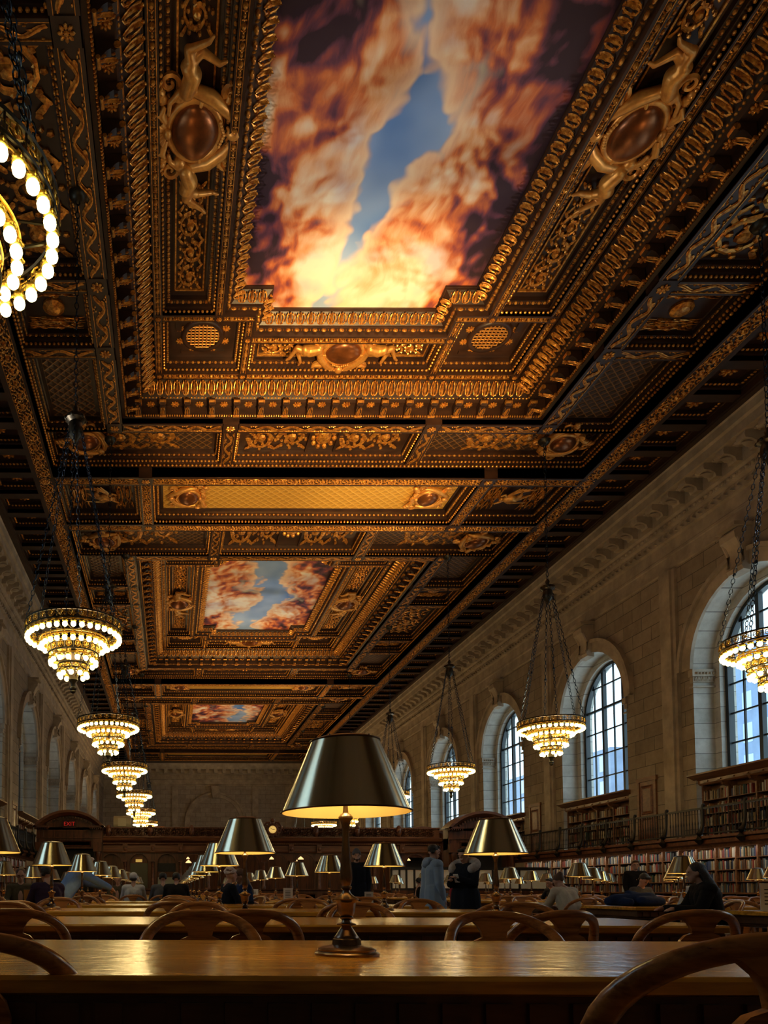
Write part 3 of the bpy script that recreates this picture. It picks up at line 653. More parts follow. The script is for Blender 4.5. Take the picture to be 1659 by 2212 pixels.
def bay_meshes():
    W, G, D = MB(), MB(), MB()
    RX, RF, RN = 9.26, 10.7, 12.1; RC, RH = (10.7 - 12.1) / 2, 11.4
    # L0 -> L1 vertical face, bead at its foot
    W.loft([rectring(RX, RH, L0, 0, RC), rectring(RX, RH, L1 + .35, 0, RC)])
    ring_strip(G, RX - .01, RH - .01, L1 - .10, RX - .05, RH - .05, L1 + .0, BEAD, .14, .05, 0, RC)
    # panel ring between RX,RY and 7.23,9.5 at level L1, panels recessed
    zr = L1 + .42; ox, ix, iy = RX - .05, 7.25, 8.8
    cxs = [-3.5, -2.97, 2.97, 3.5]
    for s in (-1, 1):
        oy = RF - .05 if s > 0 else RN - .05; ya, yb = sorted((s * iy, s * oy))
        segs = [(-3.0, 3.0)]
        # transverse side panels: corner ones are L-shaped with the long sides; keep straight runs
        for a, b in ((-ox, -3.47), (-3.0, 3.0), (3.47, ox)):
            c = coffer(W, G, a, b, ya, yb, L1, zr)
            if a == -3.0:
                for t0, t1 in ((-2.6, -.55), (.55, 2.6)): rinceau(G, t0, t1, c[1] - c[3], c[1] + c[3], zr - .01, .12)
                W.box(-.52, -.44, c[1] - c[3], c[1] + c[3], zr - .1, zr); W.box(.44, .52, c[1] - c[3], c[1] + c[3], zr - .1, zr)
                G.ball((0, c[1], zr - .02), (.26, .36, .14), 12, 6)
                for k in range(10): G.ball((.36 * math.cos(k * PI / 5), c[1] + .5 * math.sin(k * PI / 5), zr - .03), (.09, .1, .09), 6, 4)
            else:
                e = a + .3 if a < 0 else b - .3
                t0, t1 = (a + 1.9, b - 1.9) if a < 0 else (a + 1.9, b - 1.9)
                rinceau(G, *((a + 1.7, b - 1.4) if a < 0 else (a + 1.4, b - 1.7)), c[1] - c[3], c[1] + c[3], zr - .01, .10, step=1.1)
        for t in (-3.235, 3.235): band(W, G, t - .235, t + .235, ya, yb, L1, WAVE, .8, .06)
    for s in (-1, 1):
        xa, xb = sorted((s * ix, s * ox))
        bands = [-5.15, -2.8, 2.8, 5.15]; edges = [-iy] + bands + [iy]
        for k in range(5):
            a = edges[k] + (.21 if k else 0); b = edges[k + 1] - (.21 if k < 4 else 0)
            c = coffer(W, G, xa, xb, a, b, L1, zr)
            if k in (1, 3): 
                G.ball((c[0], c[1], zr - .02), (.3, .3, .12), 12, 5)
                rinceau(G, c[0] - c[2], c[0] + c[2], c[1] + .35, c[1] + c[3], zr - .01, .1, 'y'); rinceau(G, c[0] - c[2], c[0] + c[2], c[1] - c[3], c[1] - .35, zr - .01, .1, 'y')
            elif k == 2: rinceau(G, c[0] - c[2], c[0] + c[2], c[1] - c[3], c[1] + c[3], zr - .01, .1, 'y')
        for t in bands: band(W, G, xa, xb, t - .21, t + .21, L1, WAVE, .8, .06)
    # scroll band ring 7.25/9.5 .. 6.7/9.05
    for s in (-1, 1):
        ya, yb = sorted((s * 8.35, s * 8.8))
        for a, b in ((-6.7, -3.5), (-2.97, 2.97), (3.5, 6.7)): band(W, G, a, b, ya, yb, L1, WAVE, .8, .07)
        for t in (-3.235, 3.235, -6.97, 6.97): square(W, G, t, s * 8.575, .24, L1)
        xa, xb = sorted((s * 6.7, s * 7.25))
        for a, b in ((-8.35, -5.4), (-4.9, -3.05), (-2.55, 2.55), (3.05, 4.9), (5.4, 8.35)): band(W, G, xa, xb, a, b, L1, WAVE, .8, .07)
        for t in (-5.15, -2.8, 2.8, 5.15): square(W, G, s * 6.975, t, .25, L1)
    # big cornice climbing to L2
    hx, hy = 6.7, 8.35
    st = [(0, L1), (0, L1 + .16), (.10, L1 + .18), (.12, L1 + .26), (.16, L1 + .5), (.52, L1 + .52), (.56, L1 + .60), (.62, L1 + .66), (.98, L2 - .02), (1.02, L2 - .02), (1.04, L2 + .25)]
    D.loft([rectring(hx - i, hy - i * .55, z) for i, z in st])
    ring_strip(G, hx - .10, hy - .055, L1 + .17, hx - .15, hy - .08, L1 + .27, BEAD, .075, .04)
    ring_strip(G, hx - .64, hy - .36, L1 + .68, hx - .95, hy - .52, L2 - .04, LEAF, .27, .13)
    ring_strip(G, hx - .57, hy - .32, L1 + .60, hx - .62, hy - .345, L1 + .665, BEAD, .11, .03)
    # L2 lattice with oval bands
    zt = L2 + .38
    def ov(x0, x1, y0, y1): band(W, G, x0, x1, y0, y1, L2, OVAL, .33, .075, marg=.16)
    X1, X2, X3, X4 = 5.64, 5.40, 3.93, 3.70; N1, N2 = 3.05, 2.82
    Y1, Y2, Y3, Y4 = 7.8, 7.52, 6.23, 5.95; M1, M2 = 5.38, 5.15
    for s in (-1, 1):
        for t in (-1, 1):
            # quarter pieces
            xs = lambda a, b: sorted((s * a, s * b)); ys = lambda a, b: sorted((t * a, t * b))
            ov(*xs(X2, N1), *ys(Y2, Y1)); ov(*xs(X2, X1), *ys(M1, Y2)); ov(*xs(X2, X3), *ys(M2, M1)); ov(*xs(X4, N2), *ys(M2, M1))
            ov(*xs(N1, N2), *ys(Y4, M1)); ov(*xs(N1, N2), *ys(Y2, Y3))
            for cx, cy in ((5.52, 7.66), (2.935, 7.66), (5.52, 5.265), (3.815, 5.265), (2.935, 6.09)): square(W, G, s * cx, t * cy, .13, L2)
            # grille coffer
            c = coffer(W, G, *xs(X2, N1), *ys(M1, Y2), L2, zt, step=.16)
            W.box(*xs(X2 - .55, X2 - .38), *ys(M1 + .4, M1 + .8), zt - .06, zt); W.box(*xs(X2 - .55, N1 + .5), *ys(Y2 - .5, Y2 - .4), zt - .06, zt)
            cx, cy = s * 4.22, t * 6.4
            for k in range(8):
                a = k * PI / 4 + .39; G.inst(ROSE, [fm((.3, 0, 0), (0, .3, 0), (0, 0, -.06), (cx + .72 * math.cos(a) - .15, cy + .66 * math.sin(a) - .15, zt))])
        xa, xb = sorted((s * X1, s * X2)); band(W, G, xa, xb, -M2, M2, L2, OVAL, .33, .075, marg=.16)
        xa, xb = sorted((s * X3, s * X4)); band(W, G, xa, xb, -M2, M2, L2, OVAL, .33, .075, marg=.16)
        ya, yb = sorted((s * Y1, s * Y2)); band(W, G, -N2, N2, ya, yb, L2, OVAL, .33, .075, marg=.16)
        ya, yb = sorted((s * Y3, s * Y4)); band(W, G, -N2, N2, ya, yb, L2, OVAL, .33, .075, marg=.16)
        xa, xb = sorted((s * X2, s * X3)); c = coffer(W, G, xa, xb, -M2, M2, L2, zt, step=.2)
        G.loft([rectring(c[2] - i, c[3] - .1 - i, z, c[0], c[1]) for i, z in ((0.02, zt), (.02, zt - .05), (.06, zt - .05), (.06, zt))])
        rinceau(G, c[0] - .34, c[0] + .34, 1.5, c[3] - .2, zt - .01, .14, 'y'); rinceau(G, c[0] - .34, c[0] + .34, -c[3] + .2, -1.5, zt - .01, .14, 'y')
        ya, yb = sorted((s * Y2, s * Y3)); c = coffer(W, G, -N2, N2, ya, yb, L2, zt, step=.16)
        G.loft([rectring(c[2] - i, c[3] - i, z, c[0], c[1]) for i, z in ((0.02, zt), (.02, zt - .05), (.05, zt - .05), (.05, zt))])
        rinceau(G, -c[2] + .15, -.95, c[1] - c[3] * .75, c[1] + c[3] * .75, zt - .01, .13); rinceau(G, .95, c[2] - .15, c[1] - c[3] * .75, c[1] + c[3] * .75, zt - .01, .13)
    # mural frame: notched octagonal outline, climbs to L3
    def notch(e): # e=0 outer at L2, e=1 inner at L3
        a = X4 + (3.18 - X4) * e; n = N2 + (2.34 - N2) * e; y = Y4 + (5.55 - Y4) * e; q = M2 + (4.75 - M2) * e
        P = [(n, y), (n, q), (a, q), (a, -q), (n, -q), (n, -y)]
        return P + [(-x, yy) for x, yy in P[::-1]]
    prof = [(0, L2 + .3), (0, L2 - .03), (.06, L2 - .03), (.12, L2 + .1), (.38, L2 + .14), (.40, L2 + .2), (.92, L3 - .10), (.95, L3 - .06), (1.0, L3 - .05), (1.0, L3 + .05)]
    W.loft([[(x, y, z) for x, y in notch(e)] for e, z in prof])
    a, b = notch(.42), notch(.90); c_, d_ = notch(.14), notch(.36)
    for i in range(len(a)):
        j = (i + 1) % len(a)
        for (p, q, r_, s_), (za, zb), un, pit, h in (((a[i], a[j], b[i], b[j]), (L2 + .22, L3 - .11), LEAF, .3, .14), ((c_[i], c_[j], d_[i], d_[j]), (L2 + .10, L2 + .14), EGG, .26, .08)):
            A = np.array((*p, za)); B = np.array((*q, za)); C = np.array((*r_, zb)); Dd = np.array((*s_, zb))
            ex = (B - A) / np.linalg.norm(B - A); mA = (A + C) / 2; mB = (B + Dd) / 2
            U = C - A; U = U - ex * np.dot(U, ex)
            ka = np.dot(C - A, ex) / 2; kb = np.dot(B - Dd, ex) / 2
            A2 = A + ex * ka; B2 = B - ex * kb
            N = np.cross(ex, U); N /= np.linalg.norm(N)
            if N[2] > 0: N = -N
            if un is LEAF: N = N * h
            else: N = N * h
            strip(G, A2, B2, U, N, un, pit)
    return W, G, D, notch
W, G, D, notch = bay_meshes()
# modillions
def modillion_mb():
    m = MB(); prof = [(0, 0), (.42, 0), (.46, -.06), (.44, -.16), (.36, -.2), (.28, -.17), (.2, -.22), (.1, -.34), (.02, -.38), (0, -.36)]
    m.prism(prof, 1, -.09, .09); m.nbody = len(m.f)       # x towards the room centre, extruded along y
    m.tube([(.40, -.10, -.1), (.40, .10, -.1)], .07, 8); m.tube([(.05, -.10, -.34), (.05, .10, -.34)], .045, 8)
    m.inst(LEAF, [fm((0, .17, 0), (.36, 0, .12), (.02, 0, -.09), (.04, -.085, -.33))])
    return m
def rosette_mb():
    m = MB(); m.inst(ROSE, [fm((.32, 0, 0), (0, .32, 0), (0, 0, -.08), (-.16, -.16, 0))]); return m
MODM = modillion_mb(); nb = MODM.nbody; MODM = MODM.mesh('modillion', [MT['gold'], MT['ceilwood']], 40); MODM.polygons.foreach_set('material_index', [1 if i < nb else 0 for i in range(len(MODM.polygons))])
def modillion_places():
    P = []; hx, hy = 6.7 - .17, 8.35 - .10; z = L1 + .5
    for s in (-1, 1):
        n = 22
        for k in range(n + 1):
            y = -hy + .35 + (2 * hy - .7) * k / n; P.append((s * hx, y, z, PI if s > 0 else 0))
        n = 16
        for k in range(n + 1):
            x = -hx + .35 + (2 * hx - .7) * k / n; P.append((x, s * hy, z, -PI / 2 if s > 0 else PI / 2))
    return P
MP = modillion_places()
ros = MB()
for s in (-1, 1):
    for k in range(22):
        y = -8.25 + .35 + (16.5 - .7) * (k + .5) / 22; ros.inst(rosette_mb(), [fm((1, 0, 0), (0, 1, 0), (0, 0, 1), (s * 6.33, y, L1 + .51))])
    for k in range(16):
        x = -6.53 + .35 + (13.06 - .7) * (k + .5) / 16; ros.inst(rosette_mb(), [fm((1, 0, 0), (0, 1, 0), (0, 0, 1), (x, s * 8.13, L1 + .51))])
BY = [15.3 + 26.8 * k for k in range(3)]
bayn = ['nearest', 'middle', 'farthest']
wm = None
for bi, by in enumerate(BY):
    if bi == 0:
        shell = W.build('coffer_shell', MT['ceilwood'], ceil); gil = G.build('gilded_moulding', MT['gold'], ceil, fix=True); dk = D.build('cornice_shell', MT['ceilwood'], ceil); rs = ros.build('rosette', MT['gold'], ceil)
        parts = [shell, gil, dk, rs]
        for o in parts: o.location = (XC, by, 0)
        gil['kind'] = 'stuff'; rs['kind'] = 'stuff'
    else:
        for o in parts:
            c = o.copy(); COL.objects.link(c); c.location = (XC, by, 0)
    if bi == 0:
        vis = [p for p in MP if not (p[1] < -3)]
        for p in vis:
            o = bpy.data.objects.new('modillion', MODM); COL.objects.link(o); o.parent = ceil; o.location = (XC + p[0], by + p[1], p[2]); o.rotation_euler = (0, 0, p[3])
idxm = []; stf = MB(); mu = modillion_mb()
for bi, by in enumerate(BY):
    for p in MP:
        if bi == 0 and not (p[1] < -3): continue
        c, s = math.cos(p[3]), math.sin(p[3]); idxm += [1] * mu.nbody + [0] * (len(mu.f) - mu.nbody); stf.inst(mu, [fm((c, s, 0), (-s, c, 0), (0, 0, 1), (XC + p[0], by + p[1], p[2]))])
o = stf.build('modillion', [MT['gold'], MT['ceilwood']], ceil, 40, fix=True); o.data.polygons.foreach_set('material_index', idxm); o['kind'] = 'stuff'
# ---- L0 grid: long foliage bands, side rosette coffers, cross strips
W, G, L = MB(), MB(), MB()
for s in (-1, 1):
    band(W, G, *sorted((XC + s * 9.26, XC + s * 9.88)), YB, 84.5, L0, FOLI, 1.05, .09, th=.5, marg=.12)
    y = YB + .1
    while y < 84.4:
        xa, xb = sorted((XC + s * 9.95, XC + s * 11.42))
        c = coffer(W, MB(), xa, xb, y + .17, y + 1.25, L0 + .02, L0 + .4, step=.1)
        if y < 62:
            strip(G, (xa + .17, y + 1.13, L0 + .2), (xb - .17, y + 1.13, L0 + .2), (0, -.01, .06), (0, -.05, 0), BEAD, .12)
            strip(G, ((xb - .1) if s > 0 else (xa + .1), y + .3, L0 + .2), ((xb - .1) if s > 0 else (xa + .1), y + 1.1, L0 + .2), (-s * .01, 0, .06), (-s * .05, 0, 0), BEAD, .12)
            G.inst(ROSE, [fm((.6, 0, 0), (0, .6, 0), (0, 0, -.12), (c[0] - .3, c[1] - .3, L0 + .39))])
        W.box(xa, xb, y - .17, y + .17, L0, L0 + .3)
        y += 1.42
    W.box(*sorted((XC + s * 9.86, XC + s * 9.97)), YB, 84.5, L0 - .03, L0 + .3)
    W.box(*sorted((XC + s * 11.4, XC + s * 11.72)), YB, YE, L0 - .06, L0 + .3); W.box(*sorted((XC + s * 11.46, XC + s * 11.55)), YB, YE, L0 - .10, L0 - .05)
FIGS = []
for k in range(-1, 3):
    y0 = 26.0 + 26.8 * k; y1 = y0 + 4.0
    if k == 2: y1 = 84.6
    if k == -1: y0 = YB
    za = L0; segx = [-9.26, -6.27, -5.81, 5.81, 6.27, 9.26]
    for ya, yb in ((y0, y0 + .52), (y1 - .55, y1)):
        for a, b in ((-9.26, -6.27), (-5.81, 5.81), (6.27, 9.26)): band(W, G, XC + a, XC + b, ya, yb, L0, FOLI, 1.0, .08)
        for t in (-6.04, 6.04, -9.57, 9.57): square(W, G, XC + t, (ya + yb) / 2, .24, L0)
    for t in (-6.04, 6.04): band(W, G, XC + t - .23, XC + t + .23, y0 + .52, y1 - .55, L0, FOLI, 1.0, .08)
    c = coffer(W, G, XC - 5.81, XC + 5.81, y0 + .52, y1 - .55, L0, L0 + .5, step=.2)
    L.box(c[0] - c[2] + .05, c[0] + c[2] - .05, c[1] - c[3] + .05, c[1] + c[3] - .05, L0 + .47, L0 + .49)
    FIGS.append((c[0], c[1], c[2], c[3], k))
    for s in (-1, 1):
        c = coffer(W, G, *sorted((XC + s * 6.27, XC + s * 9.26)), y0 + .52, y1 - .55, L0, L0 + .5, step=.2)
        if k >= 0:
            rinceau(G, c[0] - c[2], c[0] - .5, c[1] - c[3], c[1] + c[3], L0 + .48, .12); rinceau(G, c[0] + .5, c[0] + c[2], c[1] - c[3], c[1] + c[3], L0 + .48, .12)
W.box(XC - 11.7, XC + 11.7, 84.6, YE, L0 - .02, L0 + .4)
W.build('beam_grid', MT['ceilwood'], ceil); o = G.build('gilded_ornament', MT['gold'], ceil); o['kind'] = 'stuff'; L.build('gilt_lattice_panel', MT['latticegold'], ceil)
L = MB()
for by in BY:
    for s in (-1, 1):
        for a, b in ((-9.0, -3.75), (3.75, 9.0)): L.box(XC + a, XC + b, *((by + 9.1, by + 10.4) if s > 0 else (by - 11.75, by - 9.15)), L1 + .40, L1 + .415)
        for a, b in ((5.5, 8.6), (-8.6, -5.5)): L.box(*sorted((XC + s * 7.55, XC + s * 8.9)), by + a, by + b, L1 + .40, L1 + .415)
L.build('dark_lattice_panel', MT['lattice'], ceil)
# ---- grilles
gr = MB()
for k in range(9):
    a = -.46 + k * .115; h = math.sqrt(max(0, .5 ** 2 - a * a))
    gr.tube([(a, -h, -.02), (a, 0, -.05), (a, h, -.02)], .024, 5); gr.tube([(-h, a, -.035), (0, a, -.03), (h, a, -.035)], .018, 5)
grim = MB(); grim.lathe([(.5, 0), (.5, -.08), (.56, -.1), (.62, -.07), (.64, 0)], n=28, cap=False)
gm_, rm_ = gr.mesh('mesh', MT['goldfig']), grim.mesh('rim', MT['ceilwood'], 60)
for bi, by in enumerate(BY):
    for s in (-1, 1):
        for t in ((1, -1) if bi else (1,)):
            e = empty('ceiling_grille', (XC + s * 4.22, by + t * 6.4, L2 + .37)); tag(e, 'round woven ceiling vent grille at the %s %s corner of the %s painted panel' % ('far' if t > 0 else 'near', 'right' if s > 0 else 'left', bayn[bi]), 'vent', 'round grilles around the ceiling paintings')
            for n, me in (('mesh', gm_), ('rim', rm_)):
                o = bpy.data.objects.new(n, me); COL.objects.link(o); o.parent = e
# ---- murals (plain generic cloud paintings)
def cloud_mat(name, seed, path, warm, dark, sc=1.0, thr=.45):
    m, nt, out = new_mat(name)
    b = nd(nt, 'BsdfPrincipled', inp={'Roughness': .55, 'Specular IOR Level': .2}); lk(nt, b.outputs[0], out.inputs[0])
    def math_(op, a, b_=None, c=None, clamp=False):
        n = nd(nt, 'Math', operation=op, use_clamp=clamp)
        for i, v in enumerate((a, b_, c)):
            if v is None: continue
            if isinstance(v, (int, float)): n.inputs[i].default_value = v
            else: lk(nt, v, n.inputs[i])
        return n.outputs[0]
    tc = nd(nt, 'TexCoord'); mp = nd(nt, 'Mapping', inp={'Location': (seed, seed * .7, seed * .3), 'Scale': (sc, .9 * sc, 1)}); lk(nt, tc.outputs['Object'], mp.inputs[0])
    w = nd(nt, 'TexNoise', inp={'Scale': .6, 'Detail': 2.5, 'Roughness': .5}); lk(nt, mp.outputs[0], w.inputs['Vector'])
    ws = nd(nt, 'VectorMath', operation='SUBTRACT'); ws.inputs[1].default_value = (.5, .5, .5); lk(nt, w.outputs['Color'], ws.inputs[0])
    wm_ = nd(nt, 'VectorMath', operation='SCALE'); wm_.inputs['Scale'].default_value = 1.1; lk(nt, ws.outputs[0], wm_.inputs[0])
    wa = nd(nt, 'VectorMath', operation='ADD'); lk(nt, mp.outputs[0], wa.inputs[0]); lk(nt, wm_.outputs[0], wa.inputs[1])
    def billow(vec):
        o = None
        for s_, wt in ((.5, .56), (1.2, .27), (2.8, .12)):
            v = nd(nt, 'TexVoronoi', feature='SMOOTH_F1', inp={'Scale': s_, 'Smoothness': .55}); lk(nt, vec, v.inputs['Vector'])
            t = math_('MULTIPLY', v.outputs['Distance'], wt); o = t if o is None else math_('ADD', o, t)
        return math_('SUBTRACT', 1.0, o)
    A = billow(wa.outputs[0])
    off = nd(nt, 'VectorMath', operation='ADD'); off.inputs[1].default_value = (.0, .0, .0); lk(nt, wa.outputs[0], off.inputs[0])
    sp = nd(nt, 'SeparateXYZ'); lk(nt, tc.outputs['Object'], sp.inputs[0]); X, Y = sp.outputs['X'], sp.outputs['Y']
    # painted light comes from the blue opening in the middle
    lx = math_('MULTIPLY', math_('MULTIPLY', X, -.10), 1.0, None); cb = nd(nt, 'CombineXYZ'); lk(nt, lx, cb.inputs[0]); cb.inputs[1].default_value = .10
    lk(nt, cb.outputs[0], off.inputs[1]); B = billow(off.outputs[0])
    relief = math_('MULTIPLY', math_('SUBTRACT', A, B), 3.2)
    px = math_('MULTIPLY', math_('SINE', math_('MULTIPLY_ADD', Y, path[2], path[3])), path[1])
    dx = math_('ABSOLUTE', math_('SUBTRACT', math_('SUBTRACT', X, px), path[0]))
    far = math_('MAXIMUM', math_('SUBTRACT', Y, path[6]), 0.0)
    dens = math_('ADD', math_('ADD', math_('MULTIPLY', dx, path[4]), math_('MULTIPLY', far, path[7])), math_('MULTIPLY', math_('SUBTRACT', A, .62), 3.0))
    n2 = nd(nt, 'TexNoise', inp={'Scale': .38, 'Detail': 2.0}); lk(nt, mp.outputs[0], n2.inputs['Vector'])
    st = nd(nt, 'Mapping', inp={'Scale': (3, 1.1, 1), 'Rotation': (0, 0, .5)}); lk(nt, wa.outputs[0], st.inputs[0])
    n3 = nd(nt, 'TexNoise', inp={'Scale': 2.2, 'Detail': 4.0, 'Roughness': .6}); lk(nt, st.outputs[0], n3.inputs['Vector'])
    tone = math_('ADD', math_('MULTIPLY', math_('SUBTRACT', A, .55), 1.1), math_('MULTIPLY', math_('SUBTRACT', n3.outputs['Fac'], .5), .36))
    tone = math_('ADD', tone, math_('ADD', relief, .52))
    tone = math_('SUBTRACT', tone, math_('MULTIPLY', math_('POWER', math_('MULTIPLY', math_('ABSOLUTE', X), .33), 2.0), dark))
    tone = math_('ADD', tone, math_('MULTIPLY', Y, warm))
    tone = math_('ADD', tone, math_('MULTIPLY', math_('SUBTRACT', n2.outputs['Fac'], .5), 1.5))
    r = nd(nt, 'ValToRGB'); e = r.color_ramp.elements
    e[0].position = .0; e[0].color = (.05, .028, .04, 1); e[1].position = 1.0; e[1].color = (1.0, .88, .70, 1)
    for p_, c in ((.13, (.15, .055, .085, 1)), (.26, (.36, .09, .075, 1)), (.40, (.70, .20, .07, 1)), (.55, (.86, .42, .20, 1)), (.72, (.93, .62, .40, 1)), (.86, (.97, .77, .56, 1))):
        x = e.new(p_); x.color = c
    lk(nt, tone, r.inputs[0])
    # cool violet-green patches
    n4 = nd(nt, 'TexNoise', inp={'Scale': .55, 'Detail': 3.0}); mp2 = nd(nt, 'Mapping', inp={'Location': (seed + 40, 5, 0)}); lk(nt, tc.outputs['Object'], mp2.inputs[0]); lk(nt, mp2.outputs[0], n4.inputs['Vector'])
    pf = nd(nt, 'MapRange', inp={'From Min': .5, 'From Max': .64, 'To Max': .75}); lk(nt, n4.outputs['Fac'], pf.inputs[0])
    mv = nd(nt, 'MixRGB', blend_type='MULTIPLY', inp={'Color2': (.66, .62, .86, 1)}); lk(nt, pf.outputs[0], mv.inputs[0]); lk(nt, r.outputs[0], mv.inputs[1])
    rb = nd(nt, 'ValToRGB'); e = rb.color_ramp.elements; e[0].position = .35; e[0].color = (.11, .25, .60, 1); e[1].position = .68; e[1].color = (.42, .58, .84, 1); lk(nt, n2.outputs['Fac'], rb.inputs[0])
    f = nd(nt, 'MapRange', interpolation_type='SMOOTHSTEP', inp={'From Min': path[5], 'From Max': path[5] + .28}); lk(nt, dens, f.inputs[0])
    mx = nd(nt, 'MixRGB'); lk(nt, f.outputs[0], mx.inputs[0]); lk(nt, rb.outputs[0], mx.inputs[1]); lk(nt, mv.outputs[0], mx.inputs[2])
    edge = nd(nt, 'MapRange', interpolation_type='SMOOTHSTEP', inp={'From Min': path[5] + .12, 'From Max': path[5] + .75, 'To Min': .7, 'To Max': 0.0}); lk(nt, dens, edge.inputs[0])
    m2 = nd(nt, 'MixRGB', inp={'Color2': (1.0, .84, .62, 1)}); lk(nt, math_('MULTIPLY', edge.outputs[0], f.outputs[0]), m2.inputs[0]); lk(nt, mx.outputs[0], m2.inputs[1])
    lk(nt, m2.outputs[0], b.inputs['Base Color']); return m
MUR = [cloud_mat('cloud_painting_a', 4.1, (-.45, .5, .6, 1.3, .80, -.10, 1.2, .12), .055, .50), cloud_mat('cloud_painting_b', 13.2, (.1, .5, .6, 2.0, .62, -.22, 9, 0), .0, -.05), cloud_mat('cloud_painting_c', 21.3, (.9, .5, .6, .4, .62, .0, 9, 0), -.02, .22)]
for bi, by in enumerate(BY):
    m = MB(); P = notch(1.0); m.add([(x, y, 0) for x, y in P] , [tuple(range(len(P)))]); m.add([(x, y, .03) for x, y in P], [tuple(range(len(P)))])
    # side walls
    o = m.build('ceiling_painting', MUR[bi], loc=(XC, by, L3)); tag(o, ['large nearest ceiling painting of orange and violet sunset clouds on blue', 'middle ceiling painting of soft peach clouds on pale blue', 'farthest ceiling painting of red and orange clouds'][bi], 'painting')
# ================================================================== SCULPTED BLOBS (figures, people)
def capsule(mb, p0, r0, p1, r1, n=12, sx=1.0, ref=(0, 0, 1)):
    p0, p1 = np.array(p0, float), np.array(p1, float); d = p1 - p0; L = np.linalg.norm(d); d = d / (L + 1e-9)
    a = np.cross(d, ref); 
    if np.linalg.norm(a) < .05: a = np.cross(d, (0, 1, 0))
    a /= np.linalg.norm(a); b = np.cross(a, d); rings = []
    for t in (-1, -.8, -.45, 0): 
        q = math.sqrt(max(.0004, 1 - t * t)); rings.append([p0 + d * r0 * t + r0 * q * (sx * math.cos(2 * PI * k / n) * a + math.sin(2 * PI * k / n) * b) for k in range(n)])
    for t in (0, .45, .8, 1):
        q = math.sqrt(max(.0004, 1 - t * t)); rings.append([p1 + d * r1 * t + r1 * q * (sx * math.cos(2 * PI * k / n) * a + math.sin(2 * PI * k / n) * b) for k in range(n)])
    mb.loft(rings, True, True, True)
def blob(parts, name, mat, voxel=.012, smooth=4, parent=None, loc=None, link=True):
    mb = MB()
    for p in parts:
        if p[0] == 'c': capsule(mb, *p[1:5], **(p[5] if len(p) > 5 else {}))
        elif p[0] == 'e':
            e = MB(); e.ball((0, 0, 0), p[2], 14, 9); M = np.array(Euler(p[3]).to_matrix()) if len(p) > 3 else np.eye(3)
            mb.add(e.merged() @ M.T + np.array(p[1]), e.f)
    me = mb.mesh(name, mat)
    import bmesh
    b = bmesh.new(); b.from_mesh(me); bmesh.ops.recalc_face_normals(b, faces=b.faces); b.to_mesh(me); b.free()
    tmp = bpy.data.objects.new('tmp', me); COL.objects.link(tmp)
    md = tmp.modifiers.new('r', 'REMESH'); md.mode = 'VOXEL'; md.voxel_size = voxel; md.use_smooth_shade = True
    if smooth: ms = tmp.modifiers.new('s', 'SMOOTH'); ms.iterations = smooth; ms.factor = .5
    dg = bpy.context.evaluated_depsgraph_get(); res = bpy.data.meshes.new_from_object(tmp.evaluated_get(dg))
    bpy.data.objects.remove(tmp); res.name = name
    res.materials.clear(); res.materials.append(mat)
    res.polygons.foreach_set('use_smooth', [True] * len(res.polygons))
    if not link: return res
    o = bpy.data.objects.new(name, res); COL.objects.link(o)
    if parent: o.parent = parent
    if loc is not None: o.location = loc
    return o
# reclining gilded figure: lies along +x from the shield, body in the xy plane, z down is towards the room
def cherub_parts(s=1.0):
    P = [('c', (.42, .06, .1), .13, (.66, -.02, .12), .15), ('c', (.66, -.02, .12), .14, (.80, .04, .1), .13),
         ('e', (.28, .18, .16), (.10, .11, .10)), ('c', (.34, .13, .12), .06, (.40, .09, .1), .07),
         ('c', (.82, .08, .1), .10, (.98, -.16, .18), .075), ('c', (.98, -.16, .18), .07, (.86, -.44, .1), .045), ('c', (.86, -.44, .1), .04, (.90, -.54, .1), .03),
         ('c', (.82, .0, .1), .10, (1.04, .05, .14), .08), ('c', (1.04, .05, .14), .07, (1.22, -.26, .08), .045), ('c', (1.22, -.26, .08), .04, (1.30, -.32, .08), .028),
         ('c', (.40, .16, .12), .055, (.22, .34, .1), .045), ('c', (.22, .34, .1), .042, (.06, .36, .06), .035),
         ('c', (.44, -.04, .12), .055, (.30, -.20, .14), .045), ('c', (.30, -.20, .14), .042, (.14, -.16, .1), .035)]
    return P
cher = blob(cherub_parts(), 'figure', MT['goldfig'], .016, 3, link=False)
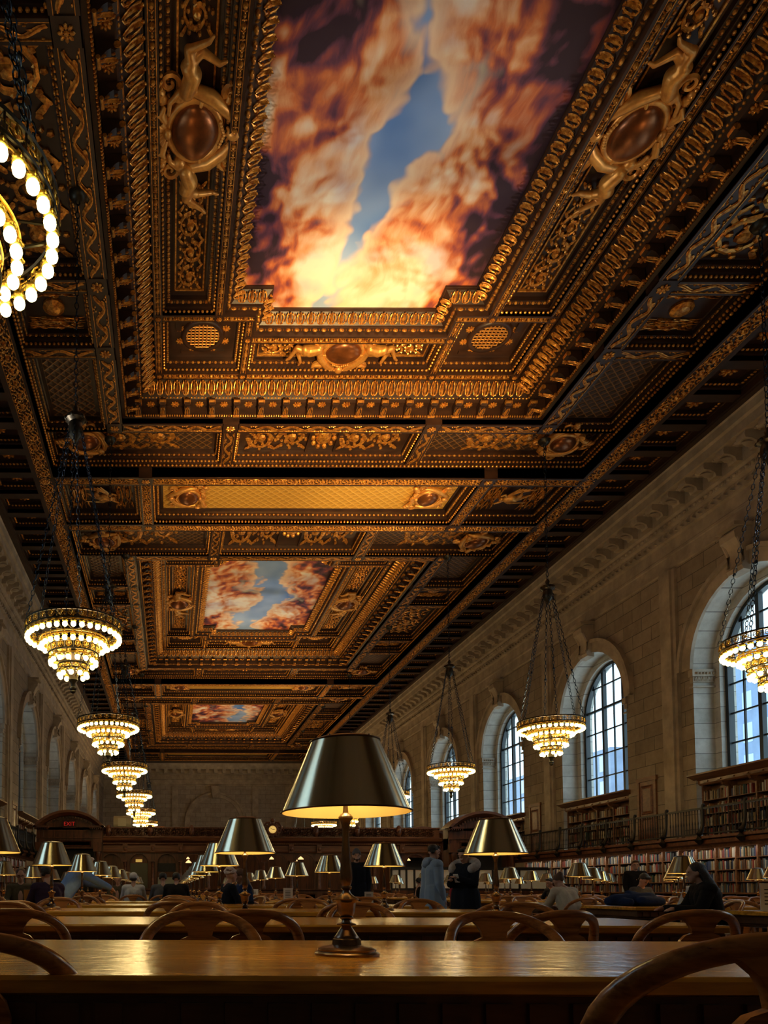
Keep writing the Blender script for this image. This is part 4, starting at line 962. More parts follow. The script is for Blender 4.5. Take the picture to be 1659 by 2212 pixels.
def cartouche_meshes():
    sh = MB(); rings = []
    for t in np.linspace(0, 1, 8):
        r = math.cos(t * PI / 2 * .98); rings.append([(.46 * r * math.cos(a) * (1 + .06 * math.cos(2 * a)), .40 * r * math.sin(a), -.16 - .20 * math.sin(t * PI / 2)) for a in np.linspace(0, 2 * PI, 28, endpoint=False)])
    sh.loft(rings, True, False, True)
    fr = MB()
    E = [(.50 * math.cos(a), .44 * math.sin(a), -.14) for a in np.linspace(0, 2 * PI, 28, endpoint=False)]
    fr.tube(E, .065, 8, closed=True); fr.tube([(x * 1.13, y * 1.13, -.08) for x, y, z in E], .04, 6, closed=True)
    fr.loft([[(x * 1.2, y * 1.2, z0) for x, y, z in E] for z0 in (0, -.1)], True, True, True)
    # big side scrolls that sweep down to a point at -y, curls at top
    for s in (-1, 1):
        P = [(s * .62, .30, -.12), (s * .66, .05, -.14), (s * .56, -.25, -.16), (s * .36, -.52, -.16), (s * .12, -.72, -.14), (s * .02, -.82, -.1)]
        fr.tube(P, [.06, .09, .11, .10, .07, .04], 8)
        spiral(fr, s * .74, .42, .16, -PI / 2 - s * .2, s, 1.2, .05, -.12, 16, 1)
        spiral(fr, s * .58, -.62, .17, PI * .6 if s > 0 else PI * .4, -s, 1.2, .055, -.12, 16, 1)
        fr.tube([(s * .36, -.4, -.12), (s * .5, -.55, -.14), (s * .74, -.60, -.12)], [.05, .07, .04], 7)
        fr.tube([(s * .15, .50, -.14), (s * .34, .58, -.2), (s * .44, .50, -.18)], [.07, .09, .04], 8)
        for k in range(3): fr.ball((s * (.50 + .1 * k), .56 + .05 * k, -.14), (.09, .13, .07), 7, 5)
    for k in range(7):
        a = PI * (.18 + .64 * k / 6); fr.tube([(0, .44, -.15), (.22 * math.cos(a), .44 + .24 * math.sin(a), -.2)], [.03, .055], 6)
    fr.ball((0, .46, -.2), (.1, .08, .08), 8, 5); fr.ball((0, -.66, -.2), (.12, .14, .09), 8, 5)
    for k in range(9): fr.ball((-.2 + .05 * k, -.50 + .02 * abs(k - 4), -.22), .035, 6, 4)
    return sh.mesh('shield', MT['copper'], 180), fr.mesh('scroll_frame', MT['goldfig'], 60)
SHM, FRM = cartouche_meshes()
def cartouche(name, loc, rz, sc, label, cat='carving', group=None, cherubs=True):
    e = empty(name, loc, rz); e.scale = (sc, sc, sc); tag(e, label, cat, group)
    for n, me in (('shield', SHM), ('scroll_frame', FRM)):
        o = bpy.data.objects.new(n, me); COL.objects.link(o); o.parent = e
    if cherubs:
        for s in (-1, 1):
            o = bpy.data.objects.new('figure', cher); COL.objects.link(o); o.parent = e; o.location = (s * .30, .08, -.30); o.scale = (s * .92, 1, 1)
    return e
zt = L2 + .30
for bi, by in enumerate(BY):
    for s in (-1, 1): cartouche('cartouche', (XC + s * 4.66, by + .1, zt), -s * PI / 2 , 1.25, 'gilded cartouche with two reclining figures on the %s side of the %s ceiling painting' % ('right' if s > 0 else 'left', bayn[bi]))
    cartouche('cartouche', (XC, by + 6.75, zt), PI, 1.12, 'gilded cartouche with reclining figures at the far end of the %s ceiling painting' % bayn[bi])
    if bi: cartouche('cartouche', (XC, by - 6.75, zt), 0, 1.12, 'gilded cartouche at the near end of the %s ceiling painting' % bayn[bi])
    for s in (-1, 1):
        cartouche('corner_cartouche', (XC + s * 8.0, by + 9.6, L1 + .3), s * PI / 4 + (PI), 1.0, 'smooth shield with gilded scrolls in the far %s corner of the %s coffered bay' % ('right' if s > 0 else 'left', bayn[bi]), cherubs=False)
        if bi: cartouche('corner_cartouche', (XC + s * 8.0, by - 9.9, L1 + .3), -s * PI / 4, 1.0, 'smooth shield with gilded scrolls in the near %s corner of the %s coffered bay' % ('right' if s > 0 else 'left', bayn[bi]), cherubs=False)
for cx, cy, hx, hy, k in FIGS:
    if k < 0 or k > 1: continue
    nm = ['nearer', 'farther'][k]
    for s in (-1, 1):
        cartouche('cartouche', (cx + s * (hx - 1.0), cy, L0 + .45), s * PI / 2, .95, 'gilded tablet carving at the %s end of the gold panel, %s cross strip' % ('right' if s > 0 else 'left', nm), cherubs=False)
        e = empty('winged_figure', (XC + s * 7.77 - s * .7, cy, L0 + .45)); e.scale = (.9 * s, .9, .9); tag(e, 'gilded winged figure in the %s side coffer of the %s cross strip' % ('right' if s > 0 else 'left', nm), 'carving')
        o = bpy.data.objects.new('body', cher); COL.objects.link(o); o.parent = e; o.location = (0, 0, -.25)
        m = MB()
        for t in (-1, 1):
            for q in range(6): m.tube([(.45, .1 * t, -.1), (.5 + .05 * q, t * (.3 + .03 * q), -.12), (.75 + .14 * q, t * (.62 - .02 * q), -.06)], [.05, .05, .02], 5)
        m.build('wings', MT['goldfig'], e, 60)
# ================================================================== CHANDELIERS
def chandelier_meshes():
    ir, gi, so = MB(), MB(), MB(); bulbs = []
    def tor(mb, r, z, t, n=48, k=6): mb.tube([(r * math.cos(a), r * math.sin(a), z) for a in np.linspace(0, 2 * PI, n, endpoint=False)], t, k, closed=True)
    def pierced(r, z0, z1, n):
        tor(ir, r, z1, .022); tor(ir, r, z0, .018); tor(gi, r, (z0 + z1) / 2, .006, 48, 4)
        h = z1 - z0
        for k in range(n):
            a0 = 2 * PI * k / n; w = 2 * PI / n
            def pt(u, v, e=0): a = a0 + u * w; return ((r + e) * math.cos(a), (r + e) * math.sin(a), z0 + v * h)
            gi.tube([pt(.5, .1), pt(.2, .35), pt(.25, .75), pt(.5, .85), pt(.6, .6)], .010, 4); gi.tube([pt(.5, .1), pt(.8, .35), pt(.75, .75), pt(.5, .85)], .010, 4)
            gi.ball(pt(.5, .5, .01), (.02, .02, .035), 5, 4); ir.tube([pt(0, 0), pt(0, 1)], .010, 4)
    def ring(r, z, n, off=0):
        tor(gi, r, z + .105, .014, 40, 5)
        for k in range(n):
            a = 2 * PI * (k + off) / n; c = (r * math.cos(a), r * math.sin(a), z); bulbs.append(c)
    pierced(.99, .13, .30, 30); ring(.95, 0, 36)
    ring(.66, -.17, 25); tor(gi, .68, -.02, .016)
    pierced(.52, -.33, -.16, 18); tor(gi, .53, -.15, .02); ring(.47, -.50, 16); 
    pierced(.30, -.66, -.54, 10); ring(.29, -.76, 10)
    for k in range(6):
        a = 2 * PI * k / 6; c, s = math.cos(a), math.sin(a)
        ir.tube([(.99 * c, .99 * s, .14), (.66 * c, .66 * s, .0), (.5 * c, .5 * s, -.16), (.3 * c, .3 * s, -.5), (.06 * c, .06 * s, -.8)], .014, 5)
        ir.tube([(.99 * c, .99 * s, .28), (.3 * c, .3 * s, .2), (0, 0, .2)], .012, 5)
    ir.lathe([(.02, .25), (.05, .2), (.05, -.7), (.09, -.78), (.1, -.86), (.05, -.92), (.045, -1.0), (.075, -1.02), (.075, -1.05), (.05, -1.07), (.06, -1.1), (.02, -1.14)], (0, 0, 0), 12)
    # suspension
    ch = MB(); H = 4.6
    def chain(p, q, link):
        p, q = np.array(p), np.array(q); L = np.linalg.norm(q - p); n = int(L / link); d = (q - p) / n; u = d / np.linalg.norm(d)
        side = np.cross(u, (0, 0, 1)); side = side / (np.linalg.norm(side) + 1e-9) if np.linalg.norm(side) > .01 else np.array((1., 0, 0)); s2 = np.cross(u, side)
        for i in range(n):
            c = p + d * (i + .5); w = side if i % 2 else s2; rx = link * .62; ry = link * .3
            ch.tube([c + u * rx * math.cos(a) + w * ry * math.sin(a) for a in np.linspace(0, 2 * PI, 7, endpoint=False)], link * .085, 3, closed=True)
    for k in range(1):
        a = 0; c, s = math.cos(a), math.sin(a)
        chain((.99 * c, .99 * s, .3), (.12 * c, .12 * s, H), .115); t = .36; ch.ball((.99 * c * (1 - t) + .12 * c * t, .99 * s * (1 - t) + .12 * s * t, .3 + (H - .3) * t), .035, 6, 4)
    ch2 = ch; ch = MB(); chain((0, 0, H + .35), (0, 0, 9.55), .14)
    hub = MB(); hub.lathe([(.03, H + .4), (.07, H + .32), (.05, H + .22), (.2, H + .16), (.22, H + .08), (.14, H + .02), (.16, H - .12), (.13, H - .28), (.05, H - .36), (.02, H - .45)], (0, 0, 0), 12)
    for k in range(6): hub.ball((.2 * math.cos(k * 1.047), .2 * math.sin(k * 1.047), H + .1), .05, 6, 4)
    can = MB(); can.lathe([(.02, 9.5), (.12, 9.52), (.18, 9.6), (.2, 9.66)], (0, 0, 0), 12)
    so.lathe([(.018, .10), (.05, .085), (.058, .065), (.05, .045), (.035, .04)], (0, 0, 0), 8)
    for q in range(5): so.ball((.05 * math.cos(q * 1.257), .05 * math.sin(q * 1.257), .065), .017, 4, 3)
    so.tube([(0, 0, .10), (0, 0, .2)], .008, 4)
    return ir, gi, so, bulbs, ch, ch2, hub, can
ir, gi, so, bulbs, ch, ch2, hub, can = chandelier_meshes()
CM = [('iron_frame', ir.mesh('iron_frame', MT['iron'], 40)), ('pierced_gallery', gi.mesh('pierced_gallery', MT['brassgold'], 50)), ('main_chain', ch.mesh('main_chain', MT['chain'], 180)), ('hub', hub.mesh('hub', MT['iron'], 50)), ('ceiling_rose', can.mesh('ceiling_rose', MT['iron'], 50))]
CHM = ch2.mesh('chain', MT['chain'], 180); SOM = so.mesh('socket', MT['brassgold'], 50)
bm_ = MB(); bm_.lathe([(.012, .052), (.03, .045), (.05, .02), (.054, -.005), (.048, -.032), (.028, -.052), (.006, -.06)], (0, 0, 0), 12); BULB = bm_.mesh('bulb', MT['bulb'], 180)
CY = [6.0, 15.6, 24.5, 33.3, 42.4, 52.0, 61.0, 70.5]; CZ = 6.18
ordl = ['nearest', 'second', 'third', 'fourth', 'fifth', 'sixth', 'seventh', 'eighth']
CHX = {-1: -2.02, 1: 12.3}
def chandelier(x, y, label, vis=True):
    e = empty('chandelier', (x, y, CZ), R.uniform(0, .3)); tag(e, label, 'chandelier')
    for n, me in CM:
        o = bpy.data.objects.new(n, me); COL.objects.link(o); o.parent = e
    for k in range(6): o = bpy.data.objects.new('chain', CHM); COL.objects.link(o); o.parent = e; o.rotation_euler = (0, 0, k * PI / 3 + .2)
    for c in bulbs:
        o = bpy.data.objects.new('socket', SOM); COL.objects.link(o); o.parent = e; o.location = c
        o = bpy.data.objects.new('bulb', BULB); COL.objects.link(o); o.parent = e; o.location = c
    return e
for i, y in enumerate(CY):
    cc = chandelier(CHX[-1] if i else -1.94, y, ['huge tiered bulb chandelier cut off by the left edge of the photo', 'large tiered chandelier of glowing bulbs, biggest complete one on the left', 'tiered glowing chandelier, third in the left-hand row', 'tiered glowing chandelier, fourth in the left-hand row', 'small glowing chandelier, fifth in the left-hand row', 'tiny glowing chandelier above the wooden screen, sixth in the left-hand row', 'next to farthest tiny chandelier of the left-hand row', 'farthest tiny chandelier of the left-hand row'][i])
    if not i: cc.location.z += .22
    if i: chandelier(CHX[1] + (.8 if i == 1 else 0), y if i != 1 else 16.3, ['', 'glowing chandelier in front of the nearest window, cut off by the right edge', 'tiered glowing chandelier before the second arched window on the right', 'tiered glowing chandelier, third in the right-hand row', 'small glowing chandelier just right of the big lamp shade', 'tiny chandelier right of the lamp stem, above the screen cresting', 'tiny chandelier left of the big lamp stem', 'farthest tiny chandelier of the right-hand row'][i])
# ================================================================== TABLES, LAMPS, CHAIRS
TZ = .776; ROWS = [2.72 + 2.95 * k for k in range(11)]
def make_table():
    e = empty('reading_table'); hx, hy = 3.95, .72
    m = MB(); prof = [(0.03, TZ - .055), (.0, TZ - .045), (0, TZ - .012), (.012, TZ)]
    m.loft([rectring(hx - i, hy - i, z) for i, z in prof], True, True, True); m.build('tabletop', MT['tabletop'], e)
    m = MB(); m.loft([rectring(hx - i, hy - i, z) for i, z in ((.05, TZ - .055), (.05, TZ - .14), (.07, TZ - .15), (.04, TZ - .165), (.06, TZ - .18), (.14, TZ - .19))], True, False, True)
    for s in (-1, 1):
        k = -hx + .12
        while k < hx - .1: m.box(k, k + .075, *sorted((s * (hy - .055), s * (hy - .035))), TZ - .135, TZ - .075); k += .115
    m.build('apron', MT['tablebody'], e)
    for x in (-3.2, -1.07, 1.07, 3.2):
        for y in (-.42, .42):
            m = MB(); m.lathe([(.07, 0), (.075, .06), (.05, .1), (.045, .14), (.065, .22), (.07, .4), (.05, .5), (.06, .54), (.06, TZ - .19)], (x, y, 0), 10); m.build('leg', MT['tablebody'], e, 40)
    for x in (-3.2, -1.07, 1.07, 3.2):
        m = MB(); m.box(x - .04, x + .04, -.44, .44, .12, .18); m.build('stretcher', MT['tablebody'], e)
    return e
def lathe_part(prof, name, mat, e, n=24, ang=40, cap=True):
    m = MB(); m.lathe(prof, (0, 0, 0), n, cap=cap); return m.build(name, mat, e, ang)
k_ = .000379 * 1.0
LP = [(.0, .0), (.110, 0), (.111, .008), (.105, .013), (.099, .015), (.100, .022), (.092, .027), (.078, .030), (.060, .033), (.050, .036), (.0475, .055), (.043, .058), (.0425, .062), (.036, .070), (.028, .083), (.020, .094), (.016, .099), (.033, .104), (.0335, .108), (.018, .113), (.015, .120), (.023, .127), (.024, .131), (.017, .136)]
URN = [(.020, .134), (.026, .140), (.030, .155), (.032, .178), (.036, .184), (.044, .190), (.045, .194), (.034, .199), (.022, .207), (.015, .215), (.013, .224), (.019, .231), (.019, .236), (.014, .240)]
COLM = [(.014, .238), (.019, .250), (.022, .265), (.021, .290), (.016, .340), (.0125, .390), (.0115, .430), (.014, .452), (.019, .468), (.025, .474), (.025, .480), (.019, .488), (.010, .494), (.008, .52), (.008, .71)]
def make_lamp():
    e = empty('table_lamp')
    m = MB(); m.lathe(LP, n=28); m.build('base', MT['bronze'], e, 35)
    m = MB(); m.lathe(URN, n=20); m.build('urn', MT['bronze'], e, 35)
    m = MB(); m.lathe(COLM, n=18); m.build('stem', MT['bronze'], e, 35)
    m = MB(); m.lathe([(.2225, .4945), (.2200, .500), (.1185, .7445)], n=48, cap=False); sh = m.build('shade', MT['shade'], e, 180)
    m = MB(); m.lathe([(.2205, .4945), (.2175, .501), (.117, .741), (.01, .744)], n=32, cap=False); m.build('shade_lining', MT['shadein'], sh, 180)
    m = MB(); m.lathe([(.2205, .4945), (.2265, .4955), (.227, .4985), (.2205, .5005)], n=48, cap=False); m.build('rim', MT['rim'], sh, 180)
    m = MB(); m.lathe([(.1165, .744), (.1215, .7445), (.1215, .748), (.116, .749)], n=40, cap=False); m.build('top_rim', MT['rim'], sh, 180)
    m = MB(); m.lathe([(.119, .747), (.10, .7555), (.07, .7625), (.03, .765), (.006, .766)], n=32, cap=False); m.lathe([(.01, .765), (.008, .772), (.0, .775)], n=10)
    for k in range(8): m.ball((.095 * math.cos(k * .785), .095 * math.sin(k * .785), .757), .004, 5, 3)
    m.build('cap', MT['rim'], sh, 50)
    for s in (-1, 1): m = MB(); m.ball((s * .05, 0, .60), (.028, .028, .045), 10, 6); m.build('bulb', MT['lampbulb'], e, 180)
    return e
def make_chair():
    """oak armchair with a hooped back; the back is at -y, the sitter looks to +y"""
    e = empty('oak_chair'); mt = MT['chair']
    m = MB()
    def hoop(t):   # t -1..1
        a = t * PI / 2 * 1.06; x = .305 * math.copysign(abs(math.sin(a)) ** .8, a); h = abs(math.cos(a)) ** .62 if abs(t) < .94 else 0
        z = .56 + .312 * h; return (x, -.24 - .075 * (z - .5) - .02 + .16 * max(0, abs(x) / .305) ** 3 * .9, z)
    P = [hoop(t) for t in np.linspace(-.94, .94, 27)]
    P = [(-.295, -.07, .43)] + P + [(.295, -.07, .43)]
    rr = [.026] + [.020 + .008 * abs(t) for t in np.linspace(-.94, .94, 27)] + [.026]
    # flat oval section, wide in the plane of the back
    m.tube(P, rr, 10, up=(0, 1, .12), w=1.2, h=.85); m.build('back_hoop', mt, e, 60)
    def plate(outline, y0, y1, bow=.05):   # outline of (x,z) right half from top to bottom
        mm = MB(); rows = []
        for x, z in outline:
            yy = -.24 - .075 * (z - .5) - .02
            rows.append([(xx, yy - th + bow * (xx / .3) ** 2, z) for th in (y0, y1) for xx in (np.linspace(-x, x, 7) if th == y0 else np.linspace(x, -x, 7))])
        mm.loft(rows, True, True, True); return mm
    sp = [(.17, .866), (.150, .858), (.115, .842), (.085, .815), (.068, .785), (.062, .755), (.064, .735)]
    plate(sp, -.013, .013).build('splat', mt, e, 50)
    bp = [(.065, .755), (.10, .742), (.125, .715), (.138, .67), (.135, .58), (.12, .50), (.115, .45)]
    plate(bp, -.009, .015).build('back_panel', mt, e, 50)
    m = MB(); m.loft([[(x * sx, y * sy + .0, z) for x, y in [(-.25, -.24), (-.1, -.27), (.1, -.27), (.25, -.24), (.28, 0), (.27, .22), (.1, .26), (-.1, .26), (-.27, .22), (-.28, 0)]] for sx, sy, z in ((.95, .95, .415), (1, 1, .425), (1, 1, .445), (.96, .96, .455), (.6, .6, .444))], True, True, True); m.build('seat', mt, e, 40)
    for sx, sy in ((-1, 1), (1, 1), (-1, -1), (1, -1)):
        m = MB(); m.tube([(sx * .21, sy * .2, .42), (sx * .225, sy * .215, .25), (sx * .245, sy * .24, 0)], [.024, .022, .017], 8); m.build('leg', mt, e, 60)
    for sx in (-1, 1):
        m = MB(); m.tube([(sx * .235, -.22, .17), (sx * .235, .22, .17)], .012, 6); m.build('stretcher', mt, e, 60)
    return e
T0 = freeze(make_table()); Lm0 = freeze(make_lamp()); Ch0 = freeze(make_chair())
def joined(e, name, mats):
    """one-mesh copy for far repeats"""
    mb = MB(); idx = []; ml = []
    for c in list(e.children) + [g for c2 in e.children for g in c2.children]:
        me = c.data; 
        if me.materials[0] not in ml: ml.append(me.materials[0])
        n0 = len(mb.f); mb.add([tuple(v.co) for v in me.vertices], [tuple(p.vertices) for p in me.polygons]); idx += [ml.index(me.materials[0])] * (len(mb.f) - n0)
    me = mb.mesh(name, ml, 40); me.polygons.foreach_set('material_index', idx); return me
CHJ = joined(Ch0, 'oak_chair', None); LMJ = joined(Lm0, 'table_lamp', None)
SEATN = ['first', 'second', 'third', 'fourth', 'fifth', 'sixth', 'seventh', 'eighth', 'ninth', 'tenth', 'eleventh', 'twelfth', 'thirteenth', 'fourteenth', 'fifteenth', 'sixteenth']
used = {'t': False, 'l': False, 'c': False}
def put(proto, key, loc, rz):
    if not used[key]: used[key] = True; proto.location = loc; proto.rotation_euler = (0, 0, rz); return proto
    return dup(proto, loc, rz)
ORD = ['first', 'second', 'third', 'fourth', 'fifth', 'sixth', 'seventh', 'eighth', 'ninth', 'tenth', 'eleventh']
BLK = [('left', -.28, [-3.15, -1.33, .55, 2.4]), ('right', 10.55, [7.75, 9.63, 11.5, 13.4])]
LIT = []
SEATS = [(0.91, 12.75, 18.0), (1.32, 13.2, 200.0), (-0.8, 16.6, 90.0), (-0.16, 16.5, 95.0), (0.12, 15.9, 85.0), (-1.72, 11.0, 120.0), (-2.62, 13.4, 280.0), (-2.0, 30.0, 270.0), (-1.3, 19.0, 265.0), (6.72, 12.75, 105.0), (9.2, 15.1, 280.0), (8.7, 12.5, 70.0), (6.62, 9.35, 165.0), (7.15, 22.0, 10.0), (10.1, 20.0, 200.0)]
for bi, (bn, cx, lx) in enumerate(BLK):
    for ri, y in enumerate(ROWS):
        if bi and ri < 2: continue
        t = put(T0, 't', (cx, y, 0), 0)
        tag(t, 'long oak reading table, %s row from the front in the %s block' % (ORD[ri], bn) if ri else 'long glossy oak reading table across the foreground', 'table')
        for li, x in enumerate(lx):
            if bi == 0 and ri == 0 and li in (0, 1): continue
            yy = y - .04 + (.0 if ri else 0)
            if ri == 0 and li == 2: x, yy = .612, 2.66
            far = ri > 7
            if far: o = bpy.data.objects.new('table_lamp', LMJ); COL.objects.link(o); o.location = (x, yy, TZ)
            else: o = put(Lm0, 'l', (x, yy, TZ), 0)
            pos = (['leftmost', 'second from the left', 'third from the left', 'rightmost'])[li]
            lab = '%s brass-shaded lamp on the %s table of the %s block' % (pos, ORD[ri], bn)
            if ri == 0 and li == 2: lab = 'large lit reading lamp with bell-shaped brass shade on the foreground table'
            tag(o, lab, 'lamp', 'reading lamps with brass shades')
            LIT.append((x, yy, ri, bi))
        # chairs
        for side in (-1, 1):
            if bi == 0 and ri == 0 and side < 0: continue
            xs = [-3.0, -1.4, .15, 1.7, 3.2] if bi == 0 else [7.3, 8.9, 10.5, 12.1, 13.7]
            for ci, x in enumerate(xs):
                rr = random.Random(ri * 100 + ci * 7 + bi * 13 + side)
                dx, dy, a = rr.uniform(-.12, .12), rr.uniform(-.1, .12), rr.uniform(-.14, .14)
                if (ri, bi, side) == (0, 0, 1): dx, dy, a = {0: (0, 0, 0), 1: (.1, .1, .1), 2: (0, .02, -.03), 3: (.0, -.02, .05), 4: (.15, .0, .1)}[ci]
                if (ri, bi, side) == (1, 0, -1): dx, dy, a = {0: (0, 0, 0), 1: (.5, .08, .05), 2: (.35, .1, 0), 3: (.45, .1, .25), 4: (-.1, -.1, 0)}[ci]
                if (ri, bi, side) == (1, 0, -1) and ci in (2,): dx = .3
                yy = y + side * (1.02 + dy)
                rz = (PI if side > 0 else 0) + a
                if any(math.hypot(x + dx - q[0], yy - q[1]) < .72 for q in SEATS): continue
                if ri > 5: o = bpy.data.objects.new('oak_chair', CHJ); COL.objects.link(o); o.location = (x + dx, yy, 0); o.rotation_euler = (0, 0, rz)
                else: o = put(Ch0, 'c', (x + dx, yy, 0), rz)
                tag(o, 'oak chair, %s from left, %s side of the %s table in the %s block' % (ORD[ci], 'far' if side > 0 else 'near', ORD[ri], bn), 'chair', 'hoop-backed oak chairs around the reading tables')
for k, (x, y, fdeg) in enumerate(SEATS):
    o = dup(Ch0, (x, y, 0), math.radians(fdeg - 90)) if y < 18 else bpy.data.objects.new('oak_chair', CHJ)
    if y >= 18: COL.objects.link(o); o.location = (x, y, 0); o.rotation_euler = (0, 0, math.radians(fdeg - 90))
    tag(o, 'oak chair occupied by a seated reader, %s of the occupied ones' % SEATN[k], 'chair', 'hoop-backed oak chairs around the reading tables')
# two chairs right in front of the camera
o = dup(Ch0, (-.545, 2.24, 0), .0); tag(o, 'dark hoop-backed oak chair cut off by the lower left corner', 'chair', 'hoop-backed oak chairs around the reading tables')
o = dup(Ch0, (1.175, 1.72, 0), .0); o.scale = (1.035, 1.035, 1.035); tag(o, 'dark hoop-backed oak chair cut off by the lower right corner', 'chair', 'hoop-backed oak chairs around the reading tables')
# ================================================================== WOODEN SCREEN ACROSS THE ROOM
PY = 38.0
scr = empty('wooden_screen', (0, PY, 0)); tag(scr, 'tall carved wooden screen with arches dividing the long hall', 'partition')
CXs = [-3.62 + 1.375 * k for k in range(13)]; XA, XB = -3.62, 13.4
def arch_panel(mb, xa, xb, spring, r, z0, zt, y0, y1):
    cx = (xa + xb) / 2; P = [(cx - r, z0)] + [(cx - r * math.cos(PI * k / 14), spring + r * math.sin(PI * k / 14)) for k in range(15)] + [(cx + r, z0)]
    for y in (y0, y1):
        mb.add([(xa, y, z0), (cx - r, y, z0), (cx - r, y, spring), (xa, y, spring)], [(0, 1, 2, 3)]); mb.add([(cx + r, y, z0), (xb, y, z0), (xb, y, spring), (cx + r, y, spring)], [(0, 1, 2, 3)])
        pts = P[1:-1]
        for a, b in zip(pts, pts[1:]): mb.add([(a[0], y, a[1]), (b[0], y, b[1]), (b[0], y, zt), (a[0], y, zt)], [(0, 1, 2, 3)])
        mb.add([(xa, y, spring), (cx - r, y, spring), (cx - r, y, zt), (xa, y, zt)], [(0, 1, 2, 3)]); mb.add([(cx + r, y, spring), (xb, y, spring), (xb, y, zt), (cx + r, y, zt)], [(0, 1, 2, 3)])
    mb.loft([[(x, y, z) for x, z in P] for y in (y0, y1)], closed=False)
    for r0, r1, yy in ((r, r + .07, y0 - .05),):
        A = [(cx - r0 * math.cos(PI * k / 14), spring + r0 * math.sin(PI * k / 14)) for k in range(15)]; B = [(cx - r1 * math.cos(PI * k / 14), spring + r1 * math.sin(PI * k / 14)) for k in range(15)]
        mb.loft([[(x, y, z) for x, z in q] for y, q in ((y0, A), (yy, A), (yy, B), (y0, B))], closed=False)
m = MB(); m.prism([(0, 0), (-.22, 0), (-.22, .95), (-.3, 1.0), (-.3, 1.06), (0, 1.06)], 0, XA, XB)
for a, b in zip(CXs, CXs[1:]): m.loft([[(x, -.22 - e, z) for x, z in ((a + .15 + i, .15 + i), (b - .15 - i, .15 + i), (b - .15 - i, .85 - i), (a + .15 + i, .85 - i))] for e, i in ((0, 0), (.03, .02), (-.0, .08))], True, False, True)
m.build('counter', MT['cabwood'], scr)
for i, (a, b) in enumerate(zip(CXs, CXs[1:])):
    m = MB(); arch_panel(m, a, b, 2.32, .46, 1.06, 2.86, -.04, .06); m.build('arch', MT['cabwood'], scr, 30)
for x in CXs:
    m = MB(); m.lathe([(.10, 0), (.10, .12), (.075, .16), (.07, .9), (.062, 1.2), (.075, 1.24), (.07, 1.3)], (x, -.12, 1.06), 12); m.box(x - .1, x + .1, -.22, -.02, 2.38, 2.46); m.box(x - .12, x + .12, -.24, .06, 2.84, 3.25); m.ball((x, -.25, 3.04), (.09, .04, .12), 8, 5); m.build('column', MT['cabtrim'], scr, 40)
m = MB(); m.prism([(.1, 2.84), (-.16, 2.84), (-.18, 2.9), (-.12, 2.92), (-.12, 3.2), (-.2, 3.24), (-.22, 3.32), (-.4, 3.42), (-.44, 3.54), (-.36, 3.58), (-.2, 3.6), (.1, 3.6)], 0, XA, XB); m.build('entablature', MT['cabtrim'], scr)
# carved cresting
m = MB(); m.box(XA, XB, -.12, .06, 3.58, 3.66); m.box(XA, XB, -.12, .06, 4.04, 4.12); m.box(XA, XB, -.04, .04, 3.6, 4.08)
G_ = MB(); x = XA + .2
while x < XB - .7:
    if abs(x + .35 - 5.07) > .6: G_.inst(FOLI, [fm((.66, 0, 0), (0, 0, .40), (0, -.26, 0), (x, -.04, 3.66))])
    x += .69
m.inst(G_, [np.eye(4)])
for x in [XA + .55 + 2.06 * k for k in range(8)]:
    if abs(x - 5.07) > .6: m.ball((x, -.14, 3.9), (.15, .1, .26), 10, 6); m.ball((x, -.16, 4.12), (.12, .08, .1), 8, 5); m.ball((x, -.2, 3.86), (.08, .08, .14), 8, 5)
strip(m, (XA, -.12, 4.0), (XB, -.12, 4.0), (0, 0, .1), (0, -.05, 0), EGG, .12); strip(m, (XA, -.2, 3.26), (XB, -.2, 3.26), (0, -.0, .06), (0, -.04, 0), DENTIL, .11)
m.build('cresting', MT['cabtrim'], scr, 60)
# things behind and in the arches
m = MB(); m.box(XA + 1.375 + .25, XA + 2.75 - .25, 0.07, .1, 1.07, 2.32); m.build('door_leaf', simple('olive_door', (.10, .10, .06), .5), scr)
m = MB(); m.box(XA + 2.75 + .25, XA + 4.125 - .25, .07, .1, 1.9, 2.32); m.build('notice_panel', MT['black'], scr)
m = MB(); m.box(XA + 2.75 + .25, XA + 4.125 - .25, .07, .1, 1.07, 1.62); m.build('board', simple('pale_board', (.34, .36, .28), .5), scr)
m = MB(); m.box(XA, XA + 4.125, .1, .14, 1.06, 2.86); m.build('backing', MT['cabwood'], scr)
e = tag(empty('exit_lightbox', (XA + 2.06, PY - .06, 2.44)), 'small glowing yellow sign in the arch left of the black notice panel', 'sign')
m = MB(); m.box(-.16, .16, -.03, .03, -.07, .07); m.build('face', emis('amber_sign', (.9, .55, .12), .55), e)
# clock
ck = empty('clock', (5.07, PY - .2, 4.0)); tag(ck, 'round clock with lit cream dial in a carved wooden scroll frame on the screen', 'clock')
m = MB(); m.tube([(.24 * math.cos(a), 0, .24 * math.sin(a)) for a in np.linspace(0, 2 * PI, 24, endpoint=False)], .06, 8, up=(0, 1, 0), closed=True)
m.loft([[(.22 * math.cos(a), y, .22 * math.sin(a)) for a in np.linspace(0, 2 * PI, 24, endpoint=False)] for y in (.0, .14)], True, True, True)
for k in range(12): a = k * PI / 6; m.ball((.33 * math.cos(a), .03, .33 * math.sin(a)), (.08, .05, .08), 7, 5)
for s in (-1, 1): m.tube([(s * .12, .03, .36), (s * .3, .03, .34), (s * .44, .03, .16), (s * .40, .03, -.1), (s * .22, .03, -.36)], [.05, .06, .05, .05, .04], 7, up=(0, 1, 0))
m.ball((0, 0, .46), (.12, .08, .1), 8, 6); m.ball((0, 0, -.42), (.1, .07, .08), 8, 6); m.build('case', MT['cabtrim'], ck, 50)
